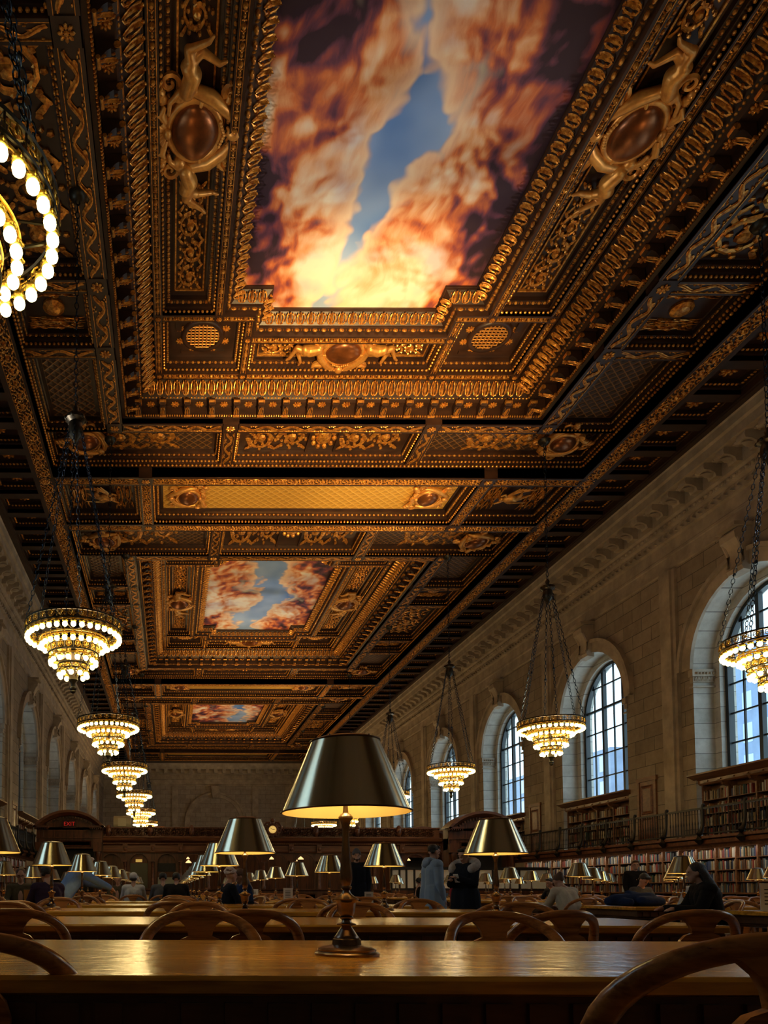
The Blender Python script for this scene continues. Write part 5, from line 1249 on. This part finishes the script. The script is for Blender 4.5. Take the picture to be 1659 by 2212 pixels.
m = MB(); m.loft([[(.185 * math.cos(a), y, .185 * math.sin(a)) for a in np.linspace(0, 2 * PI, 28, endpoint=False)] for y in (-.03, -.02)], True, True, True); dial = m.build('dial', emis('clock_dial', (1, .62, .16), .75), ck)
m = MB(); m.box(-.008, .1, -.045, -.035, -.012, .012); m.build('hour_hand', MT['black'], dial)
m = MB(); m.cbox((-.045, -.05, .03), (.15, .01, .014), (0, .6, 0)); m.build('minute_hand', MT['black'], dial)
for k in range(12):
    pass
m = MB()
for k in range(12): a = k * PI / 6; m.cbox((.155 * math.cos(a), -.036, .155 * math.sin(a)), (.03, .008, .012), (0, -a, 0))
m.build('hour_marks', MT['black'], dial)
# doorways with segmental pediments
def pavilion(x, y, label, exit_sign=False, sc=1):
    e = empty('pediment_doorway', (x, y, 0)); tag(e, label, 'doorway'); e.scale = (sc, sc, sc); hw = 1.62
    for s in (-1, 1):
        m = MB(); m.box(*sorted((s * hw, s * (hw - .42))), -.45, .3, 0, 3.5); m.lathe([(.15, .2), (.13, .3), (.11, 2.6), (.15, 2.75), (.13, 2.85)], (s * (hw - .2), -.55, 0), 14); m.box(*sorted((s * (hw + .02), s * (hw - .42))), -.7, -.4, 0, .2); m.box(*sorted((s * (hw + .02), s * (hw - .42))), -.7, -.4, 2.85, 3.3)
        m.box(*sorted((s * (hw - .02), s * (hw - .34))), -.5, -.38, 3.55, 3.98); m.box(*sorted((s * (hw + .1), s * (hw - .62))), -.85, -.3, 4.0, 4.1)
        k = hw + .06
        while k > hw - .55: m.box(*sorted((s * k, s * (k - .05))), -.8, -.4, 3.93, 4.0); k -= .1
        m.build('pilaster', MT['cabwood'], e, 40)
    m = MB(); m.box(-hw, hw, -.42, .3, 3.0, 4.05); m.loft([[(x_, -.42 - e_, z) for x_, z in ((-1.05 + i, 3.1 + i), (1.05 - i, 3.1 + i), (1.05 - i, 3.4 - i), (-1.05 + i, 3.4 - i))] for e_, i in ((0, 0), (.04, .02), (0, .07))], True, False, True); m.box(-hw, hw, -.5, .3, 3.5, 3.56)
    m.build('frieze', MT['cabwood'], e)
    def arc(r, n=24, a=.98): 
        # chord half width 1.75 at z 4.05, rise .82
        Rr = (1.75 ** 2 + .82 ** 2) / (2 * .82); c = 4.05 + .82 - Rr; A = math.asin(1.75 / Rr)
        return [((Rr + r) * math.sin(t), c + (Rr + r) * math.cos(t)) for t in np.linspace(-A, A, n)]
    m = MB(); o1, o2, o3 = arc(0), arc(-.12), arc(-.26)
    m.loft([[(x_, y_, z) for x_, z in q] for y_, q in ((.3, o1), (-.85, o1), (-.85, o2), (-.62, o3), (-.42, o3), (.3, o3))], closed=False); m.build('pediment_arch', MT['cabtrim'], e, 30)
    m = MB(); pts = arc(-.2); m.prism([(-hw, 4.0)] + [p for p in pts] + [(hw, 4.0)], 1, -.42, .28)
    q = arc(-.34)
    for a, b in list(zip(q, q[1:]))[2:-2]:
        cx, cz = (a[0] + b[0]) / 2, (a[1] + b[1]) / 2; m.cbox((cx, -.52, cz), (.06, .2, .09))
    m.build('tympanum', MT['cabwood'], e)
    m = MB(); m.box(-hw + .42, hw - .42, .1, .25, 0, 3.0); m.build('opening_shade_panel', MT['black'], e)  # black panel standing in for the shade inside the doorway
    if exit_sign:
        s_ = empty('exit_sign', (x, y - .5, 4.2)); tag(s_, 'red letter exit sign on the pediment of the left doorway', 'sign')
        m = MB(); m.box(-.32, .32, -.03, .03, -.2, .2); m.build('housing', simple('exit_box', (.05, .008, .006), .5), s_)
        cu = bpy.data.curves.new('t', 'FONT'); cu.body = 'EXIT'; cu.size = .27; cu.align_x = 'CENTER'; cu.align_y = 'CENTER'; cu.extrude = .005
        t = bpy.data.objects.new('tmp', cu); COL.objects.link(t); dg = bpy.context.evaluated_depsgraph_get(); me = bpy.data.meshes.new_from_object(t.evaluated_get(dg)); bpy.data.objects.remove(t)
        me.materials.clear(); me.materials.append(emis('exit_red', (.8, .03, .02), .4)); o = bpy.data.objects.new('letters', me); COL.objects.link(o); o.parent = s_; o.location = (0, -.035, 0); o.rotation_euler = (PI / 2, 0, 0)
    return e
pavilion(-4.95, PY - .2, 'wide carved doorway with curved pediment at the left end of the screen', True)
pavilion(15.25, PY - .2, 'wide carved doorway with curved pediment at the right end of the screen')
pavilion(15.25, 46.9, 'smaller curved pediment showing behind, left of the right-hand doorway')
m = MB(); m.box(-6.5, 13.5, 0, .3, 0, 3.6); m.prism([(0, 3.4), (-.4, 3.6), (-.4, 3.75), (.3, 3.75), (.3, 3.4)], 0, -6.5, 13.5); o = m.build('rear_screen', MT['cabwood'], loc=(0, 47.0, 0)); tag(o, 'plain dark wooden screen standing behind the arched one', 'partition')
e = tag(empty('lantern_roof', (-.9, 41.5, 3.0)), 'glowing orange sloping roof top showing above the screen cresting', 'roof')
m = MB(); m.loft([rectring(1.0, .6, 0), rectring(1.0, .6, 1.1), rectring(.55, .3, 1.42)], True, False, True); m.build('canopy', simple('orange_canopy', (.75, .22, .03), .6), e)
e = tag(empty('cream_drum', (-2.45, 38.9, 3.9)), 'cream drum-shaped box lying on its side on top of the screen', 'box')
m = MB(); m.loft([[(x_, .36 * math.cos(a), .50 + .36 * math.sin(a)) for a in np.linspace(0, 2 * PI, 20, endpoint=False)] for x_ in (-.44, -.42, .40, .44)], True, True, True); m.build('drum', simple('cream_paint', (.55, .46, .28), .5), e, 40)
m = MB(); m.box(-.2, .2, -.40, -.33, .3, .72); m.box(-.4, .4, -.25, .25, -.2, .18); m.build('hatch', simple('cream_hatch', (.66, .58, .36), .5), e)
# pendants behind the arches
for i, (x, z) in enumerate([(.85, 2.6), (.95, 2.4), (4.95, 2.52), (5.25, 2.6), (6.45, 2.5), (6.8, 2.6), (8.0, 2.56), (8.25, 2.6), (12.3, 2.55)]):
    e = tag(empty('pendant_lamp', (x, 39.6 + .2 * (i % 2), z)), 'small white pendant lamp glowing behind the screen arches, %s from the left' % ORD[i], 'lamp', 'small pendants behind the arches')
    m = MB(); m.lathe([(.16, 0), (.13, .06), (.05, .13), (.015, .16)], n=14, cap=False); m.build('shade', emis('pendant_glow', (1, .60, .25), 1.6), e, 60)
    m = MB(); m.tube([(0, 0, .16), (0, 0, 1.2)], .008, 4); m.build('cord', MT['black'], e)
# white glazed screen on the right
e = tag(empty('glazed_screen', (0, 33.2, 0)), 'low dark-framed screen with white panels standing behind the aisle', 'screen')
m = MB(); m.box(9.6, 16.4, -.06, .06, 0, 1.08); m.box(9.6, 16.4, -.08, .08, 1.9, 2.02); m.build('frame', MT['black'], e)
m = MB(); m.box(9.6, 16.4, -.07, -.06, .05, 1.0); m.build('base_panel', MT['cabwood'], e)
xs = [9.6, 9.95, 10.25, 10.6, 11.1, 11.75, 12.85, 14.0, 15.15, 16.35]
for a, b in zip(xs, xs[1:]):
    m = MB(); m.box(a + .04, b - .04, -.02, .02, 1.1, 1.9); m.build('white_panel', MT['white'], e); m = MB(); m.box(a - .03, a + .04, -.05, .05, 1.08, 1.92); m.build('mullion', MT['black'], e)
# table-top signs, laptops
def sign(x, y, w, h, label):
    e = tag(empty('table_sign', (x, y, TZ)), label, 'sign'); m = MB(); m.cbox((0, 0, h / 2), (w, .008, h)); m.build('card', MT['paper'], e)
    m = MB()
    for k in range(5): m.box(-w * .32, w * .25, -.007, -.005, h * (.75 - k * .13), h * (.79 - k * .13))
    m.build('printed_lines', MT['ink'], e)
    m = MB(); m.box(-w * .5, w * .5, -.04, .04, 0, .01); m.build('stand', MT['paper'], e)
sign(2.62, 17.0, .21, .27, 'white printed card sign in front of the lamp left of the big lamp')
sign(3.48, 13.4, .15, .2, 'white printed card sign right of the big lamp stem')
sign(2.2, 20.2, .25, .25, 'white printed card behind the curly-haired reader')
sign(6.95, 8.85, .25, .32, 'pale card sign at the right edge of the photo')
def laptop(x, y, rz, label, c=(.012, .013, .016), scr_c=None):
    e = tag(empty('laptop', (x, y, TZ), rz), label, 'laptop'); m = MB(); m.box(-.16, .16, -.11, .11, 0, .015); m.build('keyboard_base', simple('laptop_base', c, .35), e)
    m = MB(); m.cbox((0, .135, .11), (.33, .008, .22), (-.2, 0, 0)); m.build('lid', simple('laptop_lid', c, .4), e)
    if scr_c: m = MB(); m.cbox((0, .128, .11), (.30, .003, .19), (-.2, 0, 0)); m.build('display', emis('laptop_display', scr_c, .5), e)
laptop(-1.95, 11.2, PI, 'tan laptop lid in front of the reader with glasses at the left', (.42, .20, .06))
laptop(8.95, 17.2, .3, 'laptop with small blue display near the hunched reader', (.012, .013, .016), (.05, .15, .5))
laptop(8.1, 11.3, .5, 'open black laptop beside the reader in the white shirt', (.012, .013, .016), (.03, .08, .45))
# ================================================================== PEOPLE
def person(x, y, face, label, sit=False, H=1.72, lean=0., head_turn=0., head_nod=0., top='dark', legs='jeans', hair='hairblack', hairstyle='short', skin='skin',
           arms=None, bulk=1.0, fine=False, extra=None, z0=0, long_coat=False, beard=False, glasses=False):
    """local frame: the person looks along +y; face = direction in degrees (0 = +x)"""
    s = H / 1.72; e = empty('person', (x, y, z0), math.radians(face - 90)); tag(e, label, 'person')
    hz = .56 if sit else .93 * s
    def T(p):   # trunk points, relative to hips, leaning forward
        px, py, pz = p; c, q = math.cos(lean), math.sin(lean); return np.array((px * s, (py * c + pz * q) * s, hz + (pz * c - py * q) * s))
    hip, chest, neck = T((0, 0, .0)), T((0, .0, .34)), T((0, -.01, .52))
    hc = T((0, .035, .68)); cz = math.radians(head_turn)
    def Hd(p):  # head points
        px, py, pz = p; a = head_nod + lean * .4; py, pz = py * math.cos(a) + pz * math.sin(a), pz * math.cos(a) - py * math.sin(a)
        return hc + s * np.array((px * math.cos(cz) - py * math.sin(cz), px * math.sin(cz) + py * math.cos(cz), pz))
    rot = (-(head_nod + lean * .4), 0, cz)
    sh = [T((q * .175, 0, .47)) for q in (-1, 1)]
    if arms is None:
        arms = [((-.05, .02, -.29), (-.02, .10, -.54)), ((.05, .02, -.29), (.02, .10, -.54))] if not sit else [((-.07, .12, -.25), (-.02, .36, -.24)), ((.07, .12, -.25), (.02, .36, -.24))]
    B, TP, TR, SH, SL = [], [], [], [], []
    vox = .0085 if fine else .013
    # head with face
    B += [('e', Hd((0, -.008, .03)), (.076 * s, .095 * s, .098 * s), rot), ('c', Hd((0, .02, -.03)), .062 * s, Hd((0, .045, -.075)), .036 * s), ('c', Hd((0, .085, .02)), .010 * s, Hd((0, .101, -.016)), .012 * s),
          ('c', Hd((-.02, .082, -.052)), .010 * s, Hd((.02, .082, -.052)), .010 * s), ('e', Hd((-.078, 0, 0)), (.012, .022, .032), rot), ('e', Hd((.078, 0, 0)), (.012, .022, .032), rot),
          ('c', Hd((-.04, .076, .035)), .014, Hd((.04, .076, .035)), .014), ('c', neck, .052 * s, Hd((0, -.015, -.05)), .048 * s), ('c', chest, .12 * s, neck, .07 * s), ('c', hip, .11 * s, chest, .12 * s)]
    TP += [('c', T((-.06, 0, .04)), .115 * bulk * s, T((-.07, 0, .38)), .115 * bulk * s), ('c', T((.06, 0, .04)), .115 * bulk * s, T((.07, 0, .38)), .115 * bulk * s), ('c', sh[0], .075 * bulk * s, sh[1], .075 * bulk * s), ('c', T((0, 0, .44)), .10 * bulk * s, T((0, -.01, .53)), .062 * s)]
    if long_coat: TP += [('c', T((-.08, 0, .05)), .13 * bulk * s, T((-.09, 0, -.22)), .14 * bulk * s), ('c', T((.08, 0, .05)), .13 * bulk * s, T((.09, 0, -.22)), .14 * bulk * s)]
    for k, (eo, wo) in enumerate(arms):
        sg = -1 if k == 0 else 1; S = sh[k]; E_ = S + s * np.array(eo); Wr = S + s * np.array(wo); d = Wr - E_; d = d / (np.linalg.norm(d) + 1e-6)
        SL.append([('c', S, .066 * bulk * s, E_, .054 * bulk * s), ('c', E_, .056 * bulk * s, Wr - d * .02, .043 * bulk * s)])
        B += [('c', S, .045 * s, E_, .038 * s), ('c', E_, .038 * s, Wr, .024 * s)]
        # palm, four fingers, thumb
        ax = np.cross(d, (0, 0, 1)) if abs(d[2]) < .9 else np.array((0, 1., 0)); ax = ax / (np.linalg.norm(ax) + 1e-6); n_ = np.cross(ax, d); pm = Wr + d * .05 * s
        B += [('c', Wr, .026 * s, pm, .028 * s)]
        for f in range(4):
            o_ = ax * (.027 - .018 * f) * s; L_ = (.075, .085, .08, .062)[f] * s; p0 = pm + o_; p1 = p0 + d * L_ * .55 - n_ * .008; p2 = p1 + d * L_ * .35 - n_ * .025
            B += [('c', p0, .0095 * s, p1, .009 * s), ('c', p1, .009 * s, p2, .0075 * s)]
        B += [('c', Wr + d * .025 + ax * .02 * sg, .011, Wr + d * .06 + ax * .05 * sg - n_ * .01, .0095), ('c', Wr + d * .06 + ax * .05 * sg - n_ * .01, .0095, Wr + d * .085 + ax * .045 * sg - n_ * .03, .008)]
    for sg in (-1, 1):
        h = np.array((sg * .09 * s, 0, hz)) 
        if sit: kn = np.array((sg * .13, .42 * s, .50)); an = np.array((sg * .14, .42 * s, .09))
        else: kn = np.array((sg * .10, .02, .50 * s)); an = np.array((sg * .11, -.02, .09))
        TR += [('c', h, .098 * s, kn, .068 * s), ('c', kn, .066 * s, an, .050 * s)]; B += [('c', h, .085 * s, kn, .058 * s), ('c', kn, .056 * s, an, .036 * s)]
        SH += [('c', an + np.array((0, -.03, -.045)), .042, an + np.array((0, .15, -.055)), .034)]
    TR += [('c', (-.05, 0, hz), .115 * s, (.05, 0, hz), .115 * s)]
    blob(B, 'body', MT[skin], vox, 2, e)
    blob(TP, 'jacket' if bulk > 1.05 else 'shirt', MT[top], vox * 1.2, 5, e)
    for q_ in SL: blob(q_, 'sleeve', MT[top], vox * 1.2, 3, e)
    blob(TR, 'trousers', MT[legs], .016, 4, e); blob(SH, 'shoes', MT['black'], .012, 3, e)
    # hair
    Hr = []
    if hairstyle == 'short': Hr = [('e', Hd((0, -.025, .055)), (.086 * s, .095 * s, .085 * s), rot), ('e', Hd((0, .045, .098)), (.07 * s, .045 * s, .032 * s), rot), ('c', Hd((-.06, -.05, .0)), .03, Hd((.06, -.05, .0)), .03)]
    elif hairstyle == 'curly':
        rr = random.Random(4)
        for k in range(46):
            th = rr.uniform(0, 2 * PI); ph = rr.uniform(-.25, 1.5); c = (.085 * math.cos(th) * math.cos(ph), -.03 + .10 * math.sin(th) * math.cos(ph), .05 + .09 * math.sin(ph))
            if c[1] > .045 and c[2] < .09: continue
            Hr.append(('e', Hd(c), (.026, .026, .026)))
    elif hairstyle == 'long': Hr = [('e', Hd((0, -.025, .05)), (.092 * s, .10 * s, .092 * s), rot), ('c', Hd((-.06, -.05, .02)), .05, T((-.09, -.09, .42)), .06), ('c', Hd((.06, -.05, .02)), .05, T((.09, -.09, .42)), .06), ('c', Hd((0, -.07, .02)), .06, T((0, -.12, .38)), .07)]
    elif hairstyle == 'bun': Hr = [('e', Hd((0, -.025, .05)), (.086 * s, .096 * s, .088 * s), rot), ('e', Hd((0, -.10, .10)), (.045, .045, .045)), ('c', Hd((0, -.08, 0)), .035, Hd((0, -.09, .06)), .04)]
    if hairstyle in ('beanie', 'cap'):
        Hr = [('c', Hd((-.04, -.066, -.01)), .042, Hd((.04, -.066, -.01)), .042)]
        c = [('e', Hd((0, -.015, .055)), (.09 * s, .104 * s, .088 * s), rot)]
        if hairstyle == 'beanie': c += [('e', Hd((0, -.02, .125)), (.06, .065, .04), rot), ('c', Hd((-.05, .05, .052)), .035, Hd((.05, .05, .052)), .035)]
        else: c += [('c', Hd((-.03, .10, .055)), .012, Hd((.03, .10, .055)), .012), ('c', Hd((-.04, .07, .06)), .02, Hd((.04, .07, .06)), .02)]
        blob(c, hairstyle, MT['grey' if hairstyle == 'beanie' else 'whitetee'], .011, 3, e)
    if Hr: blob(Hr, 'hair', MT[hair], .010, 2, e)
    # eyes and brows
    m = MB(); 
    for q in (-1, 1): m.ball(tuple(Hd((q * .031, .083, .018))), (.010, .006, .005), 8, 5)
    m.build('eyes', MT['black'], e, 180)
    if beard: blob([('c', Hd((-.04, .03, -.055)), .032, Hd((.04, .03, -.055)), .032), ('c', Hd((0, .06, -.085)), .03, Hd((0, .07, -.07)), .03)], 'beard', MT['hairbrown'], .011, 3, e)
    if glasses:
        m = MB()
        for q in (-1, 1): m.tube([tuple(Hd((q * .033 + .025 * math.cos(a), .096, .018 + .019 * math.sin(a)))) for a in np.linspace(0, 2 * PI, 12, endpoint=False)], .003, 4, closed=True)
        m.tube([tuple(Hd((-.01, .098, .02))), tuple(Hd((.01, .098, .02)))], .003, 4); m.build('glasses', MT['black'], e)
    if extra: extra(e, T, Hd, sh, s)
    return e
def puffer_extra(e, T, Hd, sh, s):
    blob([('c', T((-.07, -.075, .56)), .045, T((.07, -.075, .56)), .045), ('c', T((-.09, -.02, .55)), .04, T((-.06, .07, .49)), .035), ('c', T((.09, -.02, .55)), .04, T((.06, .07, .49)), .035), ('e', T((0, -.10, .50)), (.11, .07, .09))], 'hood', MT['puffer'], .012, 4, e)
    m = MB()
    for q in (-1, 1): m.cbox(T((q * .17, .10, -.02)), (.02, .16, .05), (0, 0, 0)); 
    m.build('pocket_flap', MT['puffer'], e)
    blob([('c', T((-.02, .14, .45)), .022, T((-.01, .165, -.18)), .026), ('c', T((.03, .14, .45)), .022, T((.03, .165, -.18)), .026)], 'zip_placket', MT['dark'], .012, 3, e)
person(4.46, 13.0, 8, 'standing man with black hair in a pale blue-grey hooded puffer jacket, seen in profile', H=1.76, top='puffer', legs='dark', bulk=1.30, fine=True, long_coat=True, head_nod=.12, extra=puffer_extra,
       arms=[((-.05, -.02, -.30), (-.03, .02, -.56)), ((.05, .0, -.30), (.04, .06, -.56))])
def fur_extra(e, T, Hd, sh, s):
    P = []
    for k in range(15):
        a = PI * (-.15 + 1.3 * k / 14); P.append(('e', T((.20 * math.cos(a), -.10 - .0 * k + .12 * (1 - math.sin(a)) * 1.0, .50 + .09 * math.sin(a))), (.075, .07, .075)))
    blob(P, 'fur_trim', MT['fur'], .014, 2, e)
    m = MB(); m.cbox(sh[0] + np.array((.12, .30, -.16)), (.075, .012, .15), (-.6, 0, .2)); m.build('phone', MT['paper'], e)
    blob([('c', T((.30, -.1, .1)), .06, T((.27, -.1, -.1)), .07)], 'pink_bag', MT['red'], .014, 3, e)
person(4.67, 12.1, 215, 'standing person in black coat with white fur-trimmed hood and pale trousers, holding a phone', H=1.66, top='navy', legs='tan', bulk=1.22, fine=True, long_coat=True, head_nod=.25, extra=fur_extra,
       arms=[((-.04, .08, -.26), (.12, .28, -.16)), ((.04, .08, -.26), (-.10, .28, -.20))])
person(3.95, 16.2, 262, 'standing bearded man in grey beanie and dark coat behind the big lamp stem', H=1.84, top='navy', legs='dark', bulk=1.25, hairstyle='beanie', hair='hairbrown', beard=True, long_coat=True)
person(.91, 12.75, 18, 'seated reader with curly white hair and dark jacket left of the second-row lamp', sit=True, top='navy', hair='hairwhite', hairstyle='curly', lean=.12, head_nod=.1, bulk=1.1)
person(1.32, 13.2, 200, 'seated dark-haired person in blue jacket behind the stem of the second-row lamp', sit=True, top='blue', hair='hairbrown', hairstyle='long', head_nod=.35, bulk=1.1, lean=.15)
def tee_print(e, T, Hd, sh, s):
    m = MB(); rr = random.Random(2)
    for k in range(9): x = -.11 + .026 * k; m.tube([tuple(T((x, -.145, .30))), tuple(T((x + rr.uniform(-.01, .03), -.147, .345))), tuple(T((x + .015, -.145, .32)))], .006, 4)
    m.tube([tuple(T((-.08, -.145, .25))), tuple(T((.0, -.147, .27))), tuple(T((.10, -.145, .25)))], .008, 4); m.build('back_print', MT['ink'], e)
person(-.80, 16.6, 90, 'seated reader in white cap and white shirt with dark print on the back', sit=True, top='whitetee', hairstyle='cap', bulk=1.15, extra=tee_print)
person(-.16, 16.5, 95, 'seated dark-haired reader in grey and black, left one of the dark pair', sit=True, top='grey', bulk=1.2, head_nod=.2)
person(.12, 15.9, 85, 'seated reader in black jacket, right one of the dark pair', sit=True, top='dark', bulk=1.35, lean=.1)
person(-1.72, 12.2, 20, 'person in a pale blue shirt leaning over the table behind the left lamps', H=1.66, top='skyblue', legs='dark', hair='hairwhite', lean=.62, bulk=1.25, arms=[((-.05, .2, -.16), (-.02, .45, -.22)), ((.05, .22, -.12), (.05, .48, -.25))])
person(-1.72, 11.0, 120, 'seated dark-haired person in purple jacket below the blue-shirted one', sit=True, top='purple', lean=.25, bulk=1.2)
person(-2.62, 13.4, 280, 'seated woman with glasses and olive jacket facing the camera at the far left', sit=True, top='olive', glasses=True, hair='hairbrown', hairstyle='bun', head_nod=.3)
person(-2.0, 30.0, 270, 'distant seated woman with long dark hair facing the camera', sit=True, top='dark', hairstyle='long')
person(-1.3, 19.0, 265, 'seated person partly hidden behind the left row of lamps', sit=True, top='olive', hair='hairbrown', head_nod=.3)
person(6.72, 12.75, 105, 'seated person with blond bun and cream blouse bending over, right of the aisle', sit=True, top='cream', hair='hairbrown', hairstyle='bun', lean=.45, bulk=1.2, head_nod=.3)
person(11.75, 19.3, 250, 'man in black standing in front of the bookcases', H=1.76, top='dark', legs='dark', hair='hairbrown', bulk=1.15)
person(9.2, 15.1, 280, 'seated person in dark top with bowed head right of the bookcase table', sit=True, top='grey', hairstyle='short', lean=.25, head_nod=.6)
person(8.70, 12.5, 70, 'seated dark-haired reader in white T-shirt with back turned, beside a laptop', sit=True, top='whitetee', lean=.28, bulk=1.08)
person(6.62, 9.35, 165, 'dark-clad woman with long black hair seated at the right edge', sit=True, top='dark', hairstyle='long', lean=.2, bulk=1.25)
person(7.15, 22.0, 10, 'distant dark-haired man in black seated beyond the standing pair', sit=True, top='dark')
person(10.1, 20.0, 200, 'distant reader bent towards a screen, left of the bookcases', sit=True, top='navy', lean=.3)
blob([('c', (-.25, 0, .07), .09, (.30, .02, .08), .11), ('c', (.1, -.12, .05), .08, (.42, -.05, .05), .07), ('c', (-.3, .05, .05), .07, (-.1, -.15, .04), .06), ('c', (.2, .1, .12), .06, (.0, .05, .15), .07)], 'winter_coat', MT['blue'], .016, 4, None, (6.95, 11.55, TZ + .02))
tag(bpy.data.objects['winter_coat'], 'rumpled dark blue coat heaped on the end of the table right of the aisle', 'coat')
# ================================================================== LIGHT
def add_light(kind, name, loc, energy, col, size=.2, rot=None, spot=None, blend=.6):
    l = bpy.data.lights.new(name, kind); l.energy = energy; l.color = col
    if kind in ('POINT', 'SPOT'): l.shadow_soft_size = size
    if kind == 'SPOT': l.spot_size = spot; l.spot_blend = blend
    o = bpy.data.objects.new(name, l); o.location = loc; COL.objects.link(o)
    if rot is not None:
        o.rotation_euler = Vector(np.array(rot, float) - np.array(loc, float)).to_track_quat('-Z', 'Y').to_euler()
    return o
WARM = (1.0, .66, .30)
for i, y in enumerate(CY):
    for s in (-1, 1):
        x = CHX[s] if not (s > 0 and i == 1) else CHX[1] + .8
        yy = 16.3 if (s > 0 and i == 1) else y
        add_light('POINT', 'chandelier_light', (x, yy, CZ - .25), (100 if i == 0 else (130 if s < 0 else 190) if i < 5 else 420 if i < 7 else 1000), WARM, .5)
        # added unseen fill spots over the chandeliers, to brighten the ceiling
        add_light('SPOT', 'ceiling_fill_spot', (x, yy, CZ + .5), (300, 600, 700, 700, 700, 700, 700, 700)[i], WARM, .25, (XC - s * -1.2, yy + 8.5, L2), math.radians(62), .9)
for x, y, ri, b in LIT:
    if ri < 7: add_light('POINT', 'reading_lamp_light', (x, y, TZ + .60), 3.6, (1, .62, .22), .03)
# picture lights above the galleries for the paintings
for by, e_ in zip(BY, (2700, 2000, 1000)):
    for s in (-1, 1): add_light('SPOT', 'painting_spotlight', (XC + s * 12.3, by + 1, 5.6), e_, (1, .92, .80), .3, (XC - s * .5, by + 1.5, L3), math.radians(30), .8)
for y_, e_ in ((9, 24000), (36, 6500)): add_light('SPOT', 'strip_fill_spot', (XC, y_, 4.4), e_, (1, .64, .25), .4, (XC + .4, y_ + (14.5 if y_ < 20 else 15), L1), math.radians(42), .9)  # added mid-air fill, brightens the ceiling around the cross strips
for s in (-1, 1):
    l = bpy.data.lights.new('gallery_strip_light', 'AREA'); l.shape = 'RECTANGLE'; l.size = .08; l.size_y = 22; l.energy = 42 if s > 0 else 14; l.color = (1, .86, .66)
    o = bpy.data.objects.new('gallery_strip_light', l); COL.objects.link(o); o.location = (WX(s, -1.0), 26.5, 2.33); zv = Vector((-s * .75, 0, .66)); yv = Vector((0, 1, 0)); o.rotation_euler = Matrix((yv.cross(zv), yv, zv)).transposed().to_euler()
    
for y_ in (24.5, 51): add_light('SPOT', 'panel_fill_spot', (XC + 3.2, y_, 5.5), 2600 if y_ < 30 else 1200, (1, .72, .34), .3, (XC + 2.6, y_ + 3.6, L0), math.radians(34), 1.0)  # added mid-air fill for the gold lattice panels, no fixture there
# daylight
w = bpy.data.worlds.new('World'); scene.world = w; w.use_nodes = True; nt = w.node_tree; nt.nodes.clear()
wo = nt.nodes.new('ShaderNodeOutputWorld'); bg = nt.nodes.new('ShaderNodeBackground'); tc = nt.nodes.new('ShaderNodeTexCoord'); sp = nt.nodes.new('ShaderNodeSeparateXYZ'); r = nt.nodes.new('ShaderNodeValToRGB')
nt.links.new(tc.outputs['Generated'], sp.inputs[0]); nt.links.new(sp.outputs['Z'], r.inputs[0]); nt.links.new(r.outputs[0], bg.inputs[0]); nt.links.new(bg.outputs[0], wo.inputs[0])
r.color_ramp.elements[0].color = (.66, .88, .98, 1); r.color_ramp.elements[1].color = (.50, .76, .98, 1); bg.inputs[1].default_value = 2.5
# ================================================================== CAMERA
f_ = 1650.; p_ = .05; r_ = .003
cam = bpy.data.cameras.new('camera'); co = bpy.data.objects.new('camera', cam); COL.objects.link(co); scene.camera = co
cam.sensor_fit = 'VERTICAL'; cam.sensor_height = 36; cam.lens = 36 * f_ / 2212
px, py = 368, 1922 - f_ * math.tan(p_)
cam.shift_x = -(px - 829.5) / 2212; cam.shift_y = (py - 1106) / 2212
right = Vector((math.cos(r_), -math.sin(p_) * math.sin(r_), math.cos(p_) * math.sin(r_)))
up = Vector((-math.sin(r_), -math.sin(p_) * math.cos(r_), math.cos(p_) * math.cos(r_)))
fw = Vector((0, math.cos(p_), math.sin(p_)))
M = Matrix((right, up, -fw)).transposed().to_4x4(); M.translation = Vector((0, 0, EYE)); co.matrix_world = M
cam.clip_start = .05; cam.clip_end = 400
vs = scene.view_settings; vs.view_transform = 'Standard'; vs.look = 'None'; vs.gamma = 1; vs.exposure = 0.0; vs.use_curve_mapping = False
scene.cycles.use_adaptive_sampling = True; scene.cycles.adaptive_threshold = .03; scene.cycles.max_bounces = 5; scene.cycles.diffuse_bounces = 2; scene.cycles.glossy_bounces = 3; scene.cycles.transparent_max_bounces = 8
